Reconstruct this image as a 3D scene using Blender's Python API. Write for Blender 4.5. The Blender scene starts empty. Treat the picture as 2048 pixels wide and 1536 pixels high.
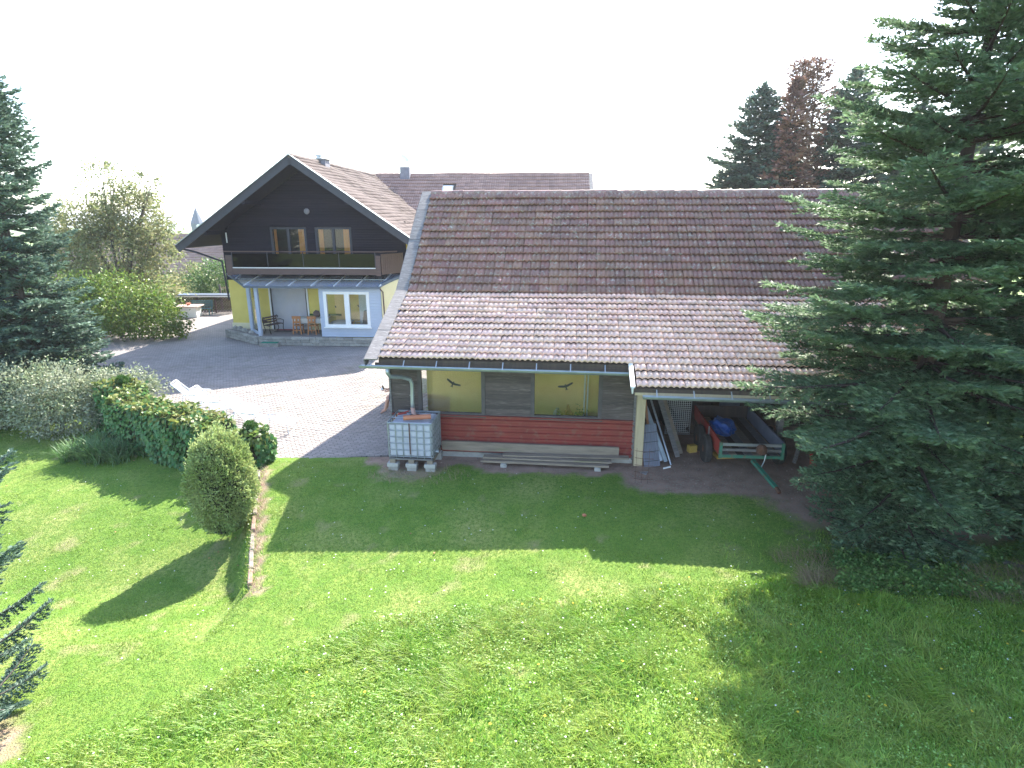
import bpy, bmesh, math, random
import numpy as np
from mathutils import Vector, Matrix, Euler
random.seed(7); RNG = np.random.default_rng(7)
PI = math.pi
SC = bpy.context.scene
COL = SC.collection
# ------------------------------------------------------------------ camera
CAM_H = 6.2
PITCH = math.atan((768-435)/1190)
cam = bpy.data.cameras.new('camera'); camo = bpy.data.objects.new('camera', cam); COL.objects.link(camo)
cam.sensor_width = 36; cam.lens = 36*1190/2048; cam.clip_start = .05; cam.clip_end = 9000
camo.location = (0, 0, CAM_H); camo.rotation_euler = (PI/2-PITCH, 0, 0)
SC.camera = camo
# ------------------------------------------------------------------ sky and sun
SUN_AZ, SUN_EL = math.radians(22), math.radians(41)       # azimuth from +Y towards +X
w = bpy.data.worlds.new('World'); SC.world = w; w.use_nodes = True
nt = w.node_tree; bg = nt.nodes['Background']
sky = nt.nodes.new('ShaderNodeTexSky'); sky.sky_type = 'NISHITA'; sky.sun_disc = False
sky.sun_elevation = SUN_EL; sky.sun_rotation = SUN_AZ; sky.air_density = 1.0; sky.dust_density = 1.2; sky.ozone_density = 1.0
sky.altitude = 300
nt.links.new(sky.outputs[0], bg.inputs[0]); bg.inputs[1].default_value = .15
sl = bpy.data.lights.new('sun', 'SUN'); so = bpy.data.objects.new('sun', sl); COL.objects.link(so)
sl.energy = 4.2; sl.angle = math.radians(.53); sl.color = (1, .94, .84)
sd = Vector((math.sin(SUN_AZ)*math.cos(SUN_EL), math.cos(SUN_AZ)*math.cos(SUN_EL), math.sin(SUN_EL)))
so.rotation_euler = sd.to_track_quat('Z', 'Y').to_euler()
SC.view_settings.view_transform = 'Standard'; SC.view_settings.look = 'None'
SC.view_settings.exposure = 2.17; SC.view_settings.gamma = 1; SC.view_settings.use_curve_mapping = False
SC.cycles.max_bounces = 8; SC.cycles.transparent_max_bounces = 12; SC.cycles.volume_bounces = 0

# ------------------------------------------------------------------ materials
MATS = {}
def mat(name, c1, c2=None, rough=.8, scale=3., detail=4., bump=0., bscale=None, rnd=0., spec=.5, metal=0., trans=0., stretch=None,
        c3=None, c3scale=None, c3lo=.55, c3hi=.7, hrnd=0.):
    if name in MATS: return MATS[name]
    m = bpy.data.materials.new(name); m.use_nodes = True; N = m.node_tree.nodes; L = m.node_tree.links
    P = N['Principled BSDF']; out = N['Material Output']
    P.inputs['Roughness'].default_value = rough; P.inputs['Metallic'].default_value = metal
    P.inputs['Specular IOR Level'].default_value = spec
    tc = N.new('ShaderNodeTexCoord'); mp = N.new('ShaderNodeMapping'); L.new(tc.outputs['Object'], mp.inputs[0])
    if stretch: mp.inputs['Scale'].default_value = stretch
    col = None
    c1 = tuple(c1)+(1,); c2 = tuple(c2 or c1[:3])+(1,)
    nz = N.new('ShaderNodeTexNoise'); nz.inputs['Scale'].default_value = scale; nz.inputs['Detail'].default_value = detail
    nz.inputs['Roughness'].default_value = .6
    L.new(mp.outputs[0], nz.inputs['Vector'])
    rp = N.new('ShaderNodeMapRange'); rp.inputs[1].default_value = .32; rp.inputs[2].default_value = .68
    L.new(nz.outputs['Fac'], rp.inputs[0])
    mx = N.new('ShaderNodeMix'); mx.data_type = 'RGBA'; mx.inputs[6].default_value = c1; mx.inputs[7].default_value = c2
    L.new(rp.outputs[0], mx.inputs[0]); col = mx.outputs[2]
    if c3:
        n3 = N.new('ShaderNodeTexNoise'); n3.inputs['Scale'].default_value = c3scale or scale*3; n3.inputs['Detail'].default_value = 6
        L.new(mp.outputs[0], n3.inputs['Vector'])
        r3 = N.new('ShaderNodeMapRange'); r3.inputs[1].default_value = c3lo; r3.inputs[2].default_value = c3hi
        L.new(n3.outputs['Fac'], r3.inputs[0])
        m3 = N.new('ShaderNodeMix'); m3.data_type = 'RGBA'; m3.inputs[7].default_value = tuple(c3)+(1,)
        L.new(col, m3.inputs[6]); L.new(r3.outputs[0], m3.inputs[0]); col = m3.outputs[2]
    if rnd or hrnd:
        g = N.new('ShaderNodeNewGeometry'); oi = N.new('ShaderNodeObjectInfo')
        ad = N.new('ShaderNodeMath'); ad.operation = 'ADD'; L.new(g.outputs['Random Per Island'], ad.inputs[0]); L.new(oi.outputs['Random'], ad.inputs[1])
        fr = N.new('ShaderNodeMath'); fr.operation = 'FRACT'; L.new(ad.outputs[0], fr.inputs[0])
        hs = N.new('ShaderNodeHueSaturation'); L.new(col, hs.inputs['Color'])
        r = N.new('ShaderNodeMapRange'); r.inputs[3].default_value = 1-rnd; r.inputs[4].default_value = 1+rnd
        L.new(fr.outputs[0], r.inputs[0]); L.new(r.outputs[0], hs.inputs['Value'])
        if hrnd:
            f2 = N.new('ShaderNodeMath'); f2.operation = 'MULTIPLY'; f2.inputs[1].default_value = 7.3; L.new(fr.outputs[0], f2.inputs[0])
            f3 = N.new('ShaderNodeMath'); f3.operation = 'FRACT'; L.new(f2.outputs[0], f3.inputs[0])
            r2 = N.new('ShaderNodeMapRange'); r2.inputs[3].default_value = .5-hrnd; r2.inputs[4].default_value = .5+hrnd
            L.new(f3.outputs[0], r2.inputs[0]); L.new(r2.outputs[0], hs.inputs['Hue'])
        col = hs.outputs[0]
    L.new(col, P.inputs['Base Color'])
    if bump:
        nb = N.new('ShaderNodeTexNoise'); nb.inputs['Scale'].default_value = bscale or scale*4; nb.inputs['Detail'].default_value = 5
        L.new(mp.outputs[0], nb.inputs['Vector'])
        b = N.new('ShaderNodeBump'); b.inputs['Strength'].default_value = bump; b.inputs['Distance'].default_value = .02
        L.new(nb.outputs['Fac'], b.inputs['Height']); L.new(b.outputs[0], P.inputs['Normal'])
    if trans:
        t = N.new('ShaderNodeBsdfTranslucent'); L.new(col, t.inputs[0]); s = N.new('ShaderNodeMixShader'); s.inputs[0].default_value = trans
        L.new(P.outputs[0], s.inputs[1]); L.new(t.outputs[0], s.inputs[2]); L.new(s.outputs[0], out.inputs[0])
    MATS[name] = m
    return m

def glass(name, tint=(.95, .95, .94), refl=.9, base=.08):
    m = bpy.data.materials.new(name); m.use_nodes = True; N = m.node_tree.nodes; L = m.node_tree.links
    N.remove(N['Principled BSDF'])
    t = N.new('ShaderNodeBsdfTransparent'); t.inputs[0].default_value = tuple(tint)+(1,)
    g = N.new('ShaderNodeBsdfGlossy'); g.inputs['Roughness'].default_value = .02
    lw = N.new('ShaderNodeFresnel'); lw.inputs[0].default_value = 1.5
    a = N.new('ShaderNodeMath'); a.operation = 'MULTIPLY_ADD'; a.inputs[1].default_value = refl; a.inputs[2].default_value = base; a.use_clamp = True
    L.new(lw.outputs[0], a.inputs[0])
    s = N.new('ShaderNodeMixShader'); L.new(a.outputs[0], s.inputs[0]); L.new(t.outputs[0], s.inputs[1]); L.new(g.outputs[0], s.inputs[2])
    L.new(s.outputs[0], N['Material Output'].inputs[0]); MATS[name] = m
    return m

M = dict(
 tile=mat('clay tile old', (.32,.16,.12), (.22,.125,.10), rough=.46, scale=1.3, rnd=.16, hrnd=.012, bump=.3, bscale=40, c3=(.40,.36,.30), c3scale=9, c3lo=.56, c3hi=.72),
 tile_new=mat('clay tile sun glare', (.86,.57,.45), (.76,.48,.37), rough=.40, spec=.75, scale=1.1, rnd=.12, hrnd=.01, bump=.2, bscale=40, c3=(.42,.30,.25), c3scale=5, c3lo=.52),  # pale pink base has the sun glare of the lower slope painted in
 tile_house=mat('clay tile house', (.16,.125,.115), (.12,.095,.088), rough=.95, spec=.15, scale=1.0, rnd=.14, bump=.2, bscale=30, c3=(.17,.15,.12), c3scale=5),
 tile_far=mat('clay tile far', (.40,.245,.19), (.30,.18,.145), rough=.5, scale=.6, rnd=.14, bump=.1),
 grey_wood=mat('weathered grey wood', (.21,.195,.19), (.12,.11,.108), rough=.85, scale=3, bump=.7, stretch=(1,6,6), c3=(.30,.29,.28), c3scale=7),
 frame_wood=mat('dark window frame wood', (.10,.085,.08), (.07,.06,.058), rough=.8, scale=5, bump=.4),
 dark_board=mat('dark stained board', (.058,.042,.038), (.10,.075,.064), rough=.7, scale=4, rnd=.3, bump=.5, stretch=(.6,8,8), c3=(.16,.13,.11), c3scale=6),
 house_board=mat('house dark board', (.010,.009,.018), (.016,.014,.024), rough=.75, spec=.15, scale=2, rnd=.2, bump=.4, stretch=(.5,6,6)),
 brown_board=mat('brown balcony board', (.11,.065,.055), (.08,.05,.045), rough=.7, scale=2, bump=.3, stretch=(.5,6,6)),
 fascia=mat('dark fascia', (.040,.040,.055), (.030,.030,.042), rough=.6, scale=4, bump=.2),
 yellow=mat('yellow plaster', (.72,.58,.16), (.66,.52,.13), rough=.95, scale=2, bump=.35, bscale=60),
 rough_yellow=mat('rough yellow plaster', (.93,.68,.30), (.85,.58,.24), rough=.95, scale=2, bump=1.0, bscale=22),
 cream=mat('cream plaster', (.74,.65,.42), (.68,.6,.38), rough=.95, scale=2, bump=.2, bscale=60),
 red_metal=mat('dark red sheet metal', (.25,.040,.032), (.20,.034,.028), rough=.45, scale=2, bump=.05, c3=(.22,.08,.06), c3scale=5),
 concrete=mat('concrete', (.38,.36,.33), (.28,.27,.25), rough=.95, scale=4, bump=.5, c3=(.2,.2,.17), c3scale=3),
 stone=mat('stone block', (.36,.34,.30), (.25,.235,.21), rough=.95, scale=6, rnd=.2, bump=.8),
 zinc=mat('zinc gutter', (.42,.45,.46), (.30,.33,.34), rough=.4, metal=.6, scale=3, bump=.1),
 galv=mat('galvanised steel', (.48,.50,.52), (.36,.38,.40), rough=.4, metal=.7, scale=6),
 white=mat('white paint', (.80,.80,.79), (.74,.74,.73), rough=.5, scale=4),
 plastic_white=mat('milky plastic', (.64,.63,.70), (.52,.52,.60), rough=.35, scale=2.5, trans=.25, c3=(.25,.25,.18), c3scale=2.2, c3lo=.62, c3hi=.8),
 terracotta=mat('terracotta plastic', (.50,.19,.10), (.42,.15,.08), rough=.5, scale=4),
 terracotta_pale=mat('faded terracotta', (.52,.30,.24), (.45,.26,.20), rough=.6, scale=4),
 blue_grey=mat('blue grey cladding', (.42,.47,.57), (.38,.43,.53), rough=.55, scale=2, bump=.05),
 shutter=mat('shutter slats', (.44,.45,.50), (.40,.41,.46), rough=.45, scale=2),
 slate=mat('dark blue flashing', (.10,.125,.16), (.08,.10,.13), rough=.45, scale=3),
 orange=mat('orange wood', (.42,.17,.055), (.34,.13,.04), rough=.5, scale=4, stretch=(1,6,1)),
 pale_wood=mat('pale new wood', (.50,.40,.26), (.42,.33,.21), rough=.8, scale=3, bump=.2, stretch=(6,6,.6)),
 mossy=mat('mossy old timber', (.30,.24,.185), (.19,.15,.115), rough=.95, scale=2, bump=.8, stretch=(.5,5,5), c3=(.17,.17,.08), c3scale=1.2, c3lo=.6, c3hi=.75),
 soil=mat('trodden soil', (.20,.13,.10), (.13,.085,.065), rough=1, scale=3, bump=.8),
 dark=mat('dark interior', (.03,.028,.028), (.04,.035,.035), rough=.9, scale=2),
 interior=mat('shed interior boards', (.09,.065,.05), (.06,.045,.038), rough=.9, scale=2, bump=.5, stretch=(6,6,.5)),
 curtain=mat('orange curtain', (.75,.36,.09), (.60,.25,.06), rough=.9, scale=6, stretch=(6,6,.4), trans=.2),
 rubber=mat('black rubber', (.022,.021,.022), (.04,.036,.034), rough=.85, scale=8, bump=.3),
 green_paint=mat('green paint', (.03,.20,.13), (.05,.16,.11), rough=.5, scale=5, c3=(.16,.09,.05), c3scale=9),
 red_paint=mat('red paint', (.42,.05,.035), (.33,.045,.035), rough=.5, scale=4, c3=(.18,.08,.05), c3scale=8),
 grey_blue=mat('grey blue board', (.16,.17,.22), (.12,.13,.17), rough=.8, scale=3, bump=.3),
 tarp=mat('blue tarpaulin', (.03,.11,.38), (.02,.08,.30), rough=.4, scale=5, bump=.4, bscale=12),
 rust=mat('rusty iron', (.15,.065,.04), (.09,.05,.035), rough=.9, scale=10, bump=.4),
 cloth=mat('table cloth', (.62,.60,.55), (.55,.53,.48), rough=.9, scale=3),
 bark=mat('grey bark', (.13,.105,.085), (.08,.065,.055), rough=.95, scale=10, bump=1., stretch=(1,1,.3)),
 bark_red=mat('reddish bark', (.085,.055,.042), (.06,.042,.035), rough=.95, scale=10, bump=1., stretch=(1,1,.3)),
 teal=mat('teal bench', (.06,.16,.18), (.05,.13,.15), rough=.6, scale=4),
 pink_stone=mat('pinkish stone slab', (.55,.40,.36), (.48,.35,.31), rough=.8, scale=5),
 black_iron=mat('black iron', (.02,.02,.02), (.03,.028,.026), rough=.5, scale=5),
 skin=mat('skin', (.55,.30,.21), (.50,.26,.18), rough=.5, scale=8),
 jeans=mat('dark trousers', (.05,.055,.08), (.04,.045,.06), rough=.9, scale=20),
 shirt=mat('grey shirt', (.30,.31,.33), (.25,.26,.28), rough=.9, scale=20),
 hair=mat('brown hair', (.06,.04,.025), (.04,.03,.02), rough=.7, scale=30),
 spire=mat('spire slate', (.10,.12,.17), (.08,.10,.14), rough=.6, scale=1),
 chimney_s=mat('chimney slate', (.24,.23,.26), (.19,.18,.20), rough=.8, scale=5, bump=.3),
 ochre=mat('yellow crate', (.55,.36,.08), (.45,.3,.07), rough=.6, scale=5),
 emerald=mat('green doormat', (.02,.22,.14), (.02,.17,.11), rough=1, scale=30, bump=.5),
 mat_dark=mat('dark doormat', (.08,.07,.07), (.06,.05,.05), rough=1, scale=30, bump=.5),
 mat_red=mat('red doormat', (.35,.09,.10), (.28,.07,.08), rough=1, scale=30, bump=.5),
 sticker=mat('black sticker', (.012,.012,.014), rough=.5),
 sling=mat('white sling fabric', (.80,.80,.79), (.76,.76,.75), rough=.6, scale=8),
 rattan=mat('white rattan', (.62,.60,.52), (.5,.48,.42), rough=.7, scale=20),
 blue=mat('blue glass decor', (.03,.07,.30), (.04,.10,.35), rough=.4, scale=3),
)
# foliage
def fol(name, c1, c2, rnd=.3, hrnd=.02, scale=1.2, trans=.3, rough=.5, spec=.4):
    return mat(name, c1, c2, rough=rough, scale=scale, detail=2, rnd=rnd, hrnd=hrnd, trans=trans, spec=spec)
M.update(
 fir=fol('fir needles', (.18,.265,.135), (.12,.185,.105), trans=.4, spec=.25, rough=.55),
 fir_far=fol('far fir needles', (.12,.18,.13), (.09,.14,.11), trans=.3, spec=.2),
 spruce=fol('blue spruce needles', (.14,.215,.15), (.095,.155,.115), trans=.3, spec=.2),
 dead=fol('dead needles', (.30,.17,.12), (.19,.115,.095), trans=.2),
 walnut=fol('tree leaves olive', (.19,.23,.09), (.28,.27,.13), trans=.45, hrnd=.03),
 sumac=fol('yellow green leaves', (.17,.24,.04), (.10,.17,.035), trans=.4, hrnd=.03),
 bushg=fol('bush leaves', (.13,.22,.065), (.09,.17,.05), trans=.35),
 shrub=fol('silvery shrub leaves', (.20,.26,.13), (.34,.36,.26), trans=.3, hrnd=.02),
 ivy=fol('vine leaves', (.09,.21,.06), (.065,.16,.055), trans=.3, hrnd=.025),
 ivy_top=fol('vine leaves pale', (.14,.22,.05), (.22,.22,.06), trans=.35, hrnd=.03),
 box=fol('clipped bush leaves', (.42,.48,.20), (.22,.31,.09), trans=.35, hrnd=.02),
 ball=fol('topiary leaves', (.05,.14,.02), (.04,.10,.02), trans=.3),
 lily=fol('lily blades', (.10,.20,.06), (.15,.25,.10), trans=.35),
 grass=fol('meadow blades', (.22,.39,.045), (.34,.45,.09), rnd=.35, hrnd=.025, scale=.9, trans=.55, rough=.45, spec=.45),
 lawn=fol('lawn blades', (.16,.27,.032), (.25,.33,.062), rnd=.42, hrnd=.015, scale=.6, trans=.45),
 clover=fol('clover leaves', (.22,.38,.08), (.27,.42,.11), rnd=.3, trans=.4, scale=1.),
 drygrass=fol('dry grass', (.36,.27,.16), (.28,.22,.11), trans=.3),
)
GL = glass('window glass', refl=.6, base=.02); GL_DARK = glass('smoked glass', (.13,.11,.12), .30, .015)
GL_ROOF = mat('porch roof glass', (.40,.45,.56), (.35,.40,.50), rough=.12, spec=.8)
def _see(m, f):
    N = m.node_tree.nodes; L = m.node_tree.links; t = N.new('ShaderNodeBsdfTransparent'); s = N.new('ShaderNodeMixShader'); s.inputs[0].default_value = f
    L.new(N['Principled BSDF'].outputs[0], s.inputs[1]); L.new(t.outputs[0], s.inputs[2]); L.new(s.outputs[0], N['Material Output'].inputs[0])
_see(GL_ROOF, .5); _see(M['sling'], .9)

# ------------------------------------------------------------------ mesh helpers
def link(o, parent=None):
    COL.objects.link(o)
    if parent is not None: o.parent = parent
    return o
class MB:
    def __init__(s): s.v = []; s.f = []
    def add(s, vs, fs):
        k = len(s.v); s.v += [tuple(v) for v in vs]; s.f += [tuple(i+k for i in f) for f in fs]; return s
    def box(s, c, d, rz=0, rx=0, ry=0, taper=1.):
        E = Euler((rx, ry, rz)).to_matrix(); c = Vector(c); h = [x/2 for x in d]; vs = []
        for z in (-1, 1):
            t = taper if z > 0 else 1
            for x, y in ((-1,-1),(1,-1),(1,1),(-1,1)): vs.append(c+E@Vector((x*h[0]*t, y*h[1]*t, z*h[2])))
        return s.add(vs, [(0,3,2,1),(4,5,6,7),(0,1,5,4),(1,2,6,5),(2,3,7,6),(3,0,4,7)])
    def span(s, x0, x1, y0, y1, z0, z1): return s.box(((x0+x1)/2,(y0+y1)/2,(z0+z1)/2), (x1-x0,y1-y0,z1-z0))
    def tube(s, pts, r, n=8, caps=True):
        pts = [Vector(p) for p in pts]; rs = r if isinstance(r, (list, tuple)) else [r]*len(pts); vs = []; k = len(pts)
        u = None
        for i, p in enumerate(pts):
            d = (pts[min(i+1,k-1)]-pts[max(i-1,0)]).normalized()
            if u is None: u = d.orthogonal().normalized()
            else: u = (u-d*u.dot(d)).normalized()
            v = d.cross(u)
            for j in range(n):
                a = 2*PI*j/n; vs.append(p+(u*math.cos(a)+v*math.sin(a))*rs[i])
        fs = [(i*n+j, i*n+(j+1)%n, (i+1)*n+(j+1)%n, (i+1)*n+j) for i in range(k-1) for j in range(n)]
        if caps: fs += [tuple(range(n-1,-1,-1)), tuple((k-1)*n+j for j in range(n))]
        return s.add(vs, fs)
    def beam(s, a, b, wd, ht, up=(0,0,1)):
        a, b = Vector(a), Vector(b); d = (b-a).normalized(); up = Vector(up)
        if abs(d.dot(up)) > .99: up = Vector((0,1,0))
        sx = d.cross(up).normalized(); uz = sx.cross(d)
        vs = [p+sx*i*wd/2+uz*j*ht/2 for p in (a,b) for i,j in ((-1,-1),(1,-1),(1,1),(-1,1))]
        return s.add(vs, [(0,3,2,1),(4,5,6,7),(0,1,5,4),(1,2,6,5),(2,3,7,6),(3,0,4,7)])
    def lathe(s, prof, n=16, c=(0,0,0)):
        vs = [(c[0]+r*math.cos(2*PI*j/n), c[1]+r*math.sin(2*PI*j/n), c[2]+z) for r,z in prof for j in range(n)]
        fs = [(i*n+j, i*n+(j+1)%n, (i+1)*n+(j+1)%n, (i+1)*n+j) for i in range(len(prof)-1) for j in range(n)]
        fs += [tuple(range(n-1,-1,-1)), tuple((len(prof)-1)*n+j for j in range(n))]
        return s.add(vs, fs)
    def prism(s, poly, z0, z1, axis='z'):
        n = len(poly)
        def P(a, b, h): return {'z':(a,b,h), 'y':(a,h,b), 'x':(h,a,b)}[axis]
        vs = [P(a,b,z0) for a,b in poly]+[P(a,b,z1) for a,b in poly]
        fs = [tuple(range(n-1,-1,-1)), tuple(range(n,2*n))]+[(i,(i+1)%n,n+(i+1)%n,n+i) for i in range(n)]
        return s.add(vs, fs)
    def build(s, name, m, parent=None, loc=None, rot=None, smooth=False, bevel=0):
        me = bpy.data.meshes.new(name); me.from_pydata(s.v, [], s.f)
        bm = bmesh.new(); bm.from_mesh(me); bmesh.ops.recalc_face_normals(bm, faces=bm.faces)
        if bevel: bmesh.ops.bevel(bm, geom=list(bm.edges), offset=bevel, segments=1, affect='EDGES', clamp_overlap=True)
        bm.to_mesh(me); bm.free()
        if smooth:
            for p in me.polygons: p.use_smooth = True
        me.materials.append(m if not isinstance(m, str) else M[m])
        o = bpy.data.objects.new(name, me); link(o, parent)
        if loc: o.location = loc
        if rot: o.rotation_euler = rot
        return o
def npmesh(name, V, F, m, parent=None, smooth=False, mi=None):
    V = np.asarray(V, dtype=np.float32); F = np.asarray(F, dtype=np.int32); k = F.shape[1]
    me = bpy.data.meshes.new(name); me.vertices.add(len(V)); me.vertices.foreach_set('co', V.ravel())
    me.loops.add(F.size); me.loops.foreach_set('vertex_index', F.ravel())
    me.polygons.add(len(F)); me.polygons.foreach_set('loop_start', np.arange(0, F.size, k, dtype=np.int32))
    me.polygons.foreach_set('loop_total', np.full(len(F), k, dtype=np.int32))
    if smooth: me.polygons.foreach_set('use_smooth', np.ones(len(F), dtype=bool))
    ml = m if isinstance(m, (list, tuple)) else [m]
    for x in ml: me.materials.append(M[x] if isinstance(x, str) else x)
    if mi is not None: me.polygons.foreach_set('material_index', np.asarray(mi, dtype=np.int32))
    me.update(calc_edges=True); me.validate()
    o = bpy.data.objects.new(name, me); return link(o, parent)
def thing(name, label, cat, loc=(0,0,0), rz=0, group=None):
    o = bpy.data.objects.new(name, None); o.location = loc; o.rotation_euler = (0,0,rz); COL.objects.link(o)
    o['label'] = label; o['category'] = cat
    if group: o['group'] = group
    return o
def tag(o, label, cat, group=None):
    o['label'] = label; o['category'] = cat
    if group: o['group'] = group
    return o
def struct(o): o['kind'] = 'structure'; return o
def stuff(o, label=None, cat=None):
    o['kind'] = 'stuff'
    if label: o['label'] = label
    if cat: o['category'] = cat
    return o
def dup(o, loc, rz=None, label=None, parent=None):
    c = o.copy(); COL.objects.link(c)
    if parent is not None: c.parent = parent
    elif loc is not None:
        c.location = loc
        if rz is not None: c.rotation_euler = (0,0,rz)
        if label: c['label'] = label
    for ch in list(o.children): dup(ch, None, parent=c)
    return c
def inst(me, name, parent, mtx):
    o = bpy.data.objects.new(name, me); COL.objects.link(o); o.parent = parent; o.matrix_local = mtx; return o

# ------------------------------------------------------------------ terrain
HEDGE = [(-4.85, 9.6), (-5.5, 11.3), (-6.45, 14.1), (-9.0, 16.0), (-12.8, 18.9), (-17., 22.), (-26., 30.)]
def hedge_x(y):
    ys = [p[1] for p in HEDGE]; xs = [p[0] for p in HEDGE]
    return np.interp(y, ys, xs)
def terrain(x, y):
    x = np.asarray(x, float); y = np.asarray(y, float)
    front = np.clip((14.2-y)/4.2, 0, 1); z = -np.interp(x, [-5, 1.5], [.48, .15])*front*front*(3-2*front)
    near = np.clip((8.8-y)/5., 0, 1); z = z + .22*near
    d = hedge_x(y)-x - .12
    st = np.clip(d/.18, 0, 1)
    fade = np.clip((y-8.2)/2.2, 0, 1)
    left = st*(.52*fade) + np.clip(d/6, 0, 1)*.22*np.clip((30-y)/8, 0, 1)
    z = z - left*np.clip((31-y)/4, 0, 1)
    far = np.clip((y-46)/70, 0, 1)*9 + np.clip((-25-x)/25, 0, 1)*2.*np.clip((y-30)/10, 0, 1)
    z = z - far
    z = z + .025*np.sin(x*1.3+y*.7)*np.cos(y*1.1-x*.4)*np.clip((11-y)/2, 0, 1)
    yard = (x < -3.0) & (x > hedge_x(y)) & (y > 14.9) & (y < 41)
    return np.where(yard, -.06, z)
def axis(fine0, fine1, step, lo, hi):
    a = list(np.arange(fine0, fine1, step)); g = step; x = a[-1]
    while x < hi: g *= 1.35; x += g; a.append(x)
    g = step; x = a[0]; b = []
    while x > lo: g *= 1.35; x -= g; b.append(x)
    return np.array(b[::-1]+a)
def pts_noise(x, y, s, seed=0):
    r = np.random.default_rng(seed); o = np.zeros_like(x)
    for k in range(5):
        a, p = r.uniform(0, 2*PI), r.uniform(0, 2*PI); f = s*(1.6**k)
        o += np.sin((x*np.cos(a)+y*np.sin(a))*f+p+1.7*np.sin((x*np.sin(a)-y*np.cos(a))*f*.7+p))/(1.3**k)
    return o/2.6
def soil_mask(x, y):
    # barn local frame
    a = math.radians(-5.8); dx = x-3.13; dy = y-14.5
    lx = dx*math.cos(a)+dy*math.sin(a); ly = -dx*math.sin(a)+dy*math.cos(a)
    n = pts_noise(x, y, 1.6, 3)*.35
    strip = np.clip((.9+n-np.abs(ly+.2))/.35, 0, 1)*(lx > -7)*(lx < .4)*.9
    shed = np.clip(1.2-np.maximum(np.abs(lx-3.2)-3.1, 0)*1.2-np.maximum(-1.35-ly-.5*n, 0)/.4, 0, 1)*(lx > -.3)
    fir = np.clip((3.3+n*1.5-np.hypot((x-8.6)*.95, (y-12.2)*1.45))/1.6, 0, 1)
    tank = np.clip((.95+n-np.hypot((lx+5.6)*.8, (ly+.9)*1.25))/.3, 0, 1)*.62
    hxx = hedge_x(y); eb = ((x > hxx-.05) & (x < hxx+.26+n*.2) & (y > 9.4) & (y < 14.5))*.75; pt = np.clip((.5+n-np.hypot(x+6.9, y-6.3))/.2, 0, 1)*.6; tank = np.maximum(np.maximum(tank, eb), pt)
    return np.clip(np.maximum(np.maximum(np.maximum(strip*(ly > -1.1), tank), shed), fir), 0, 1)
def build_ground():
    xs = axis(-24, 18, .22, -3500, 3500); ys = axis(2.5, 32, .22, -60, 4200)
    X, Y = np.meshgrid(xs, ys); Z = terrain(X, Y)
    V = np.stack([X.ravel(), Y.ravel(), Z.ravel()], 1); nx, ny = len(xs), len(ys)
    i = np.arange(nx-1)[None, :]+nx*np.arange(ny-1)[:, None]; i = i.ravel()
    F = np.stack([i, i+1, i+1+nx, i+nx], 1)
    m = bpy.data.materials.new('ground grass and soil'); m.use_nodes = True; N = m.node_tree.nodes; L = m.node_tree.links; P = N['Principled BSDF']
    P.inputs['Roughness'].default_value = .95; P.inputs['Specular IOR Level'].default_value = .2
    tc = N.new('ShaderNodeTexCoord')
    def noise(sc, det=4, lo=.35, hi=.65):
        n = N.new('ShaderNodeTexNoise'); n.inputs['Scale'].default_value = sc; n.inputs['Detail'].default_value = det; L.new(tc.outputs['Object'], n.inputs['Vector'])
        r = N.new('ShaderNodeMapRange'); r.inputs[1].default_value = lo; r.inputs[2].default_value = hi; L.new(n.outputs['Fac'], r.inputs[0]); return r.outputs[0]
    def mix(f, a, b):
        x = N.new('ShaderNodeMix'); x.data_type = 'RGBA'
        if isinstance(f, float): x.inputs[0].default_value = f
        else: L.new(f, x.inputs[0])
        for k, v in ((6, a), (7, b)):
            if isinstance(v, tuple): x.inputs[k].default_value = v+(1,)
            else: L.new(v, x.inputs[k])
        return x.outputs[2]
    g = mix(noise(.35), (.145,.235,.036), (.215,.28,.060)); g = mix(noise(2.2, 5, .45, .62), g, (.12,.215,.030)); g = mix(noise(.6, 4, .50, .66), g, (.27,.30,.09))
    g = mix(noise(14, 6, .4, .7), g, (.085,.165,.026))
    g = mix(noise(1.3, 5, .60, .72), g, (.26,.25,.11)); g = mix(noise(40, 3, .5, .75), g, (.06,.13,.02))
    s = mix(noise(3), (.36,.235,.18), (.25,.165,.125)); s = mix(noise(25, 3, .55, .62), s, (.30,.25,.2))
    at = N.new('ShaderNodeAttribute'); at.attribute_name = 'soil'
    mm = N.new('ShaderNodeMath'); mm.operation = 'MULTIPLY'; L.new(at.outputs['Fac'], mm.inputs[0]); mm.inputs[1].default_value = 1.6
    nn = noise(5, 5, .3, .7); sb = N.new('ShaderNodeMath'); sb.operation = 'SUBTRACT'; L.new(mm.outputs[0], sb.inputs[0])
    h = N.new('ShaderNodeMath'); h.operation = 'MULTIPLY'; h.inputs[1].default_value = .55; L.new(nn, h.inputs[0]); L.new(h.outputs[0], sb.inputs[1]); sb.use_clamp = True
    c = mix(sb.outputs[0], g, s); L.new(c, P.inputs['Base Color'])
    bn = N.new('ShaderNodeTexNoise'); bn.inputs['Scale'].default_value = 45; bn.inputs['Detail'].default_value = 6; L.new(tc.outputs['Object'], bn.inputs['Vector'])
    b = N.new('ShaderNodeBump'); b.inputs['Strength'].default_value = .9; b.inputs['Distance'].default_value = .03; L.new(bn.outputs['Fac'], b.inputs['Height']); L.new(b.outputs[0], P.inputs['Normal'])
    o = npmesh('ground', V, F, m, smooth=True); struct(o)
    at = o.data.attributes.new('soil', 'FLOAT', 'POINT'); at.data.foreach_set('value', soil_mask(V[:, 0], V[:, 1]).astype(np.float32))
    return o
build_ground()
def gz(x, y): return float(terrain(x, y))

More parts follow.
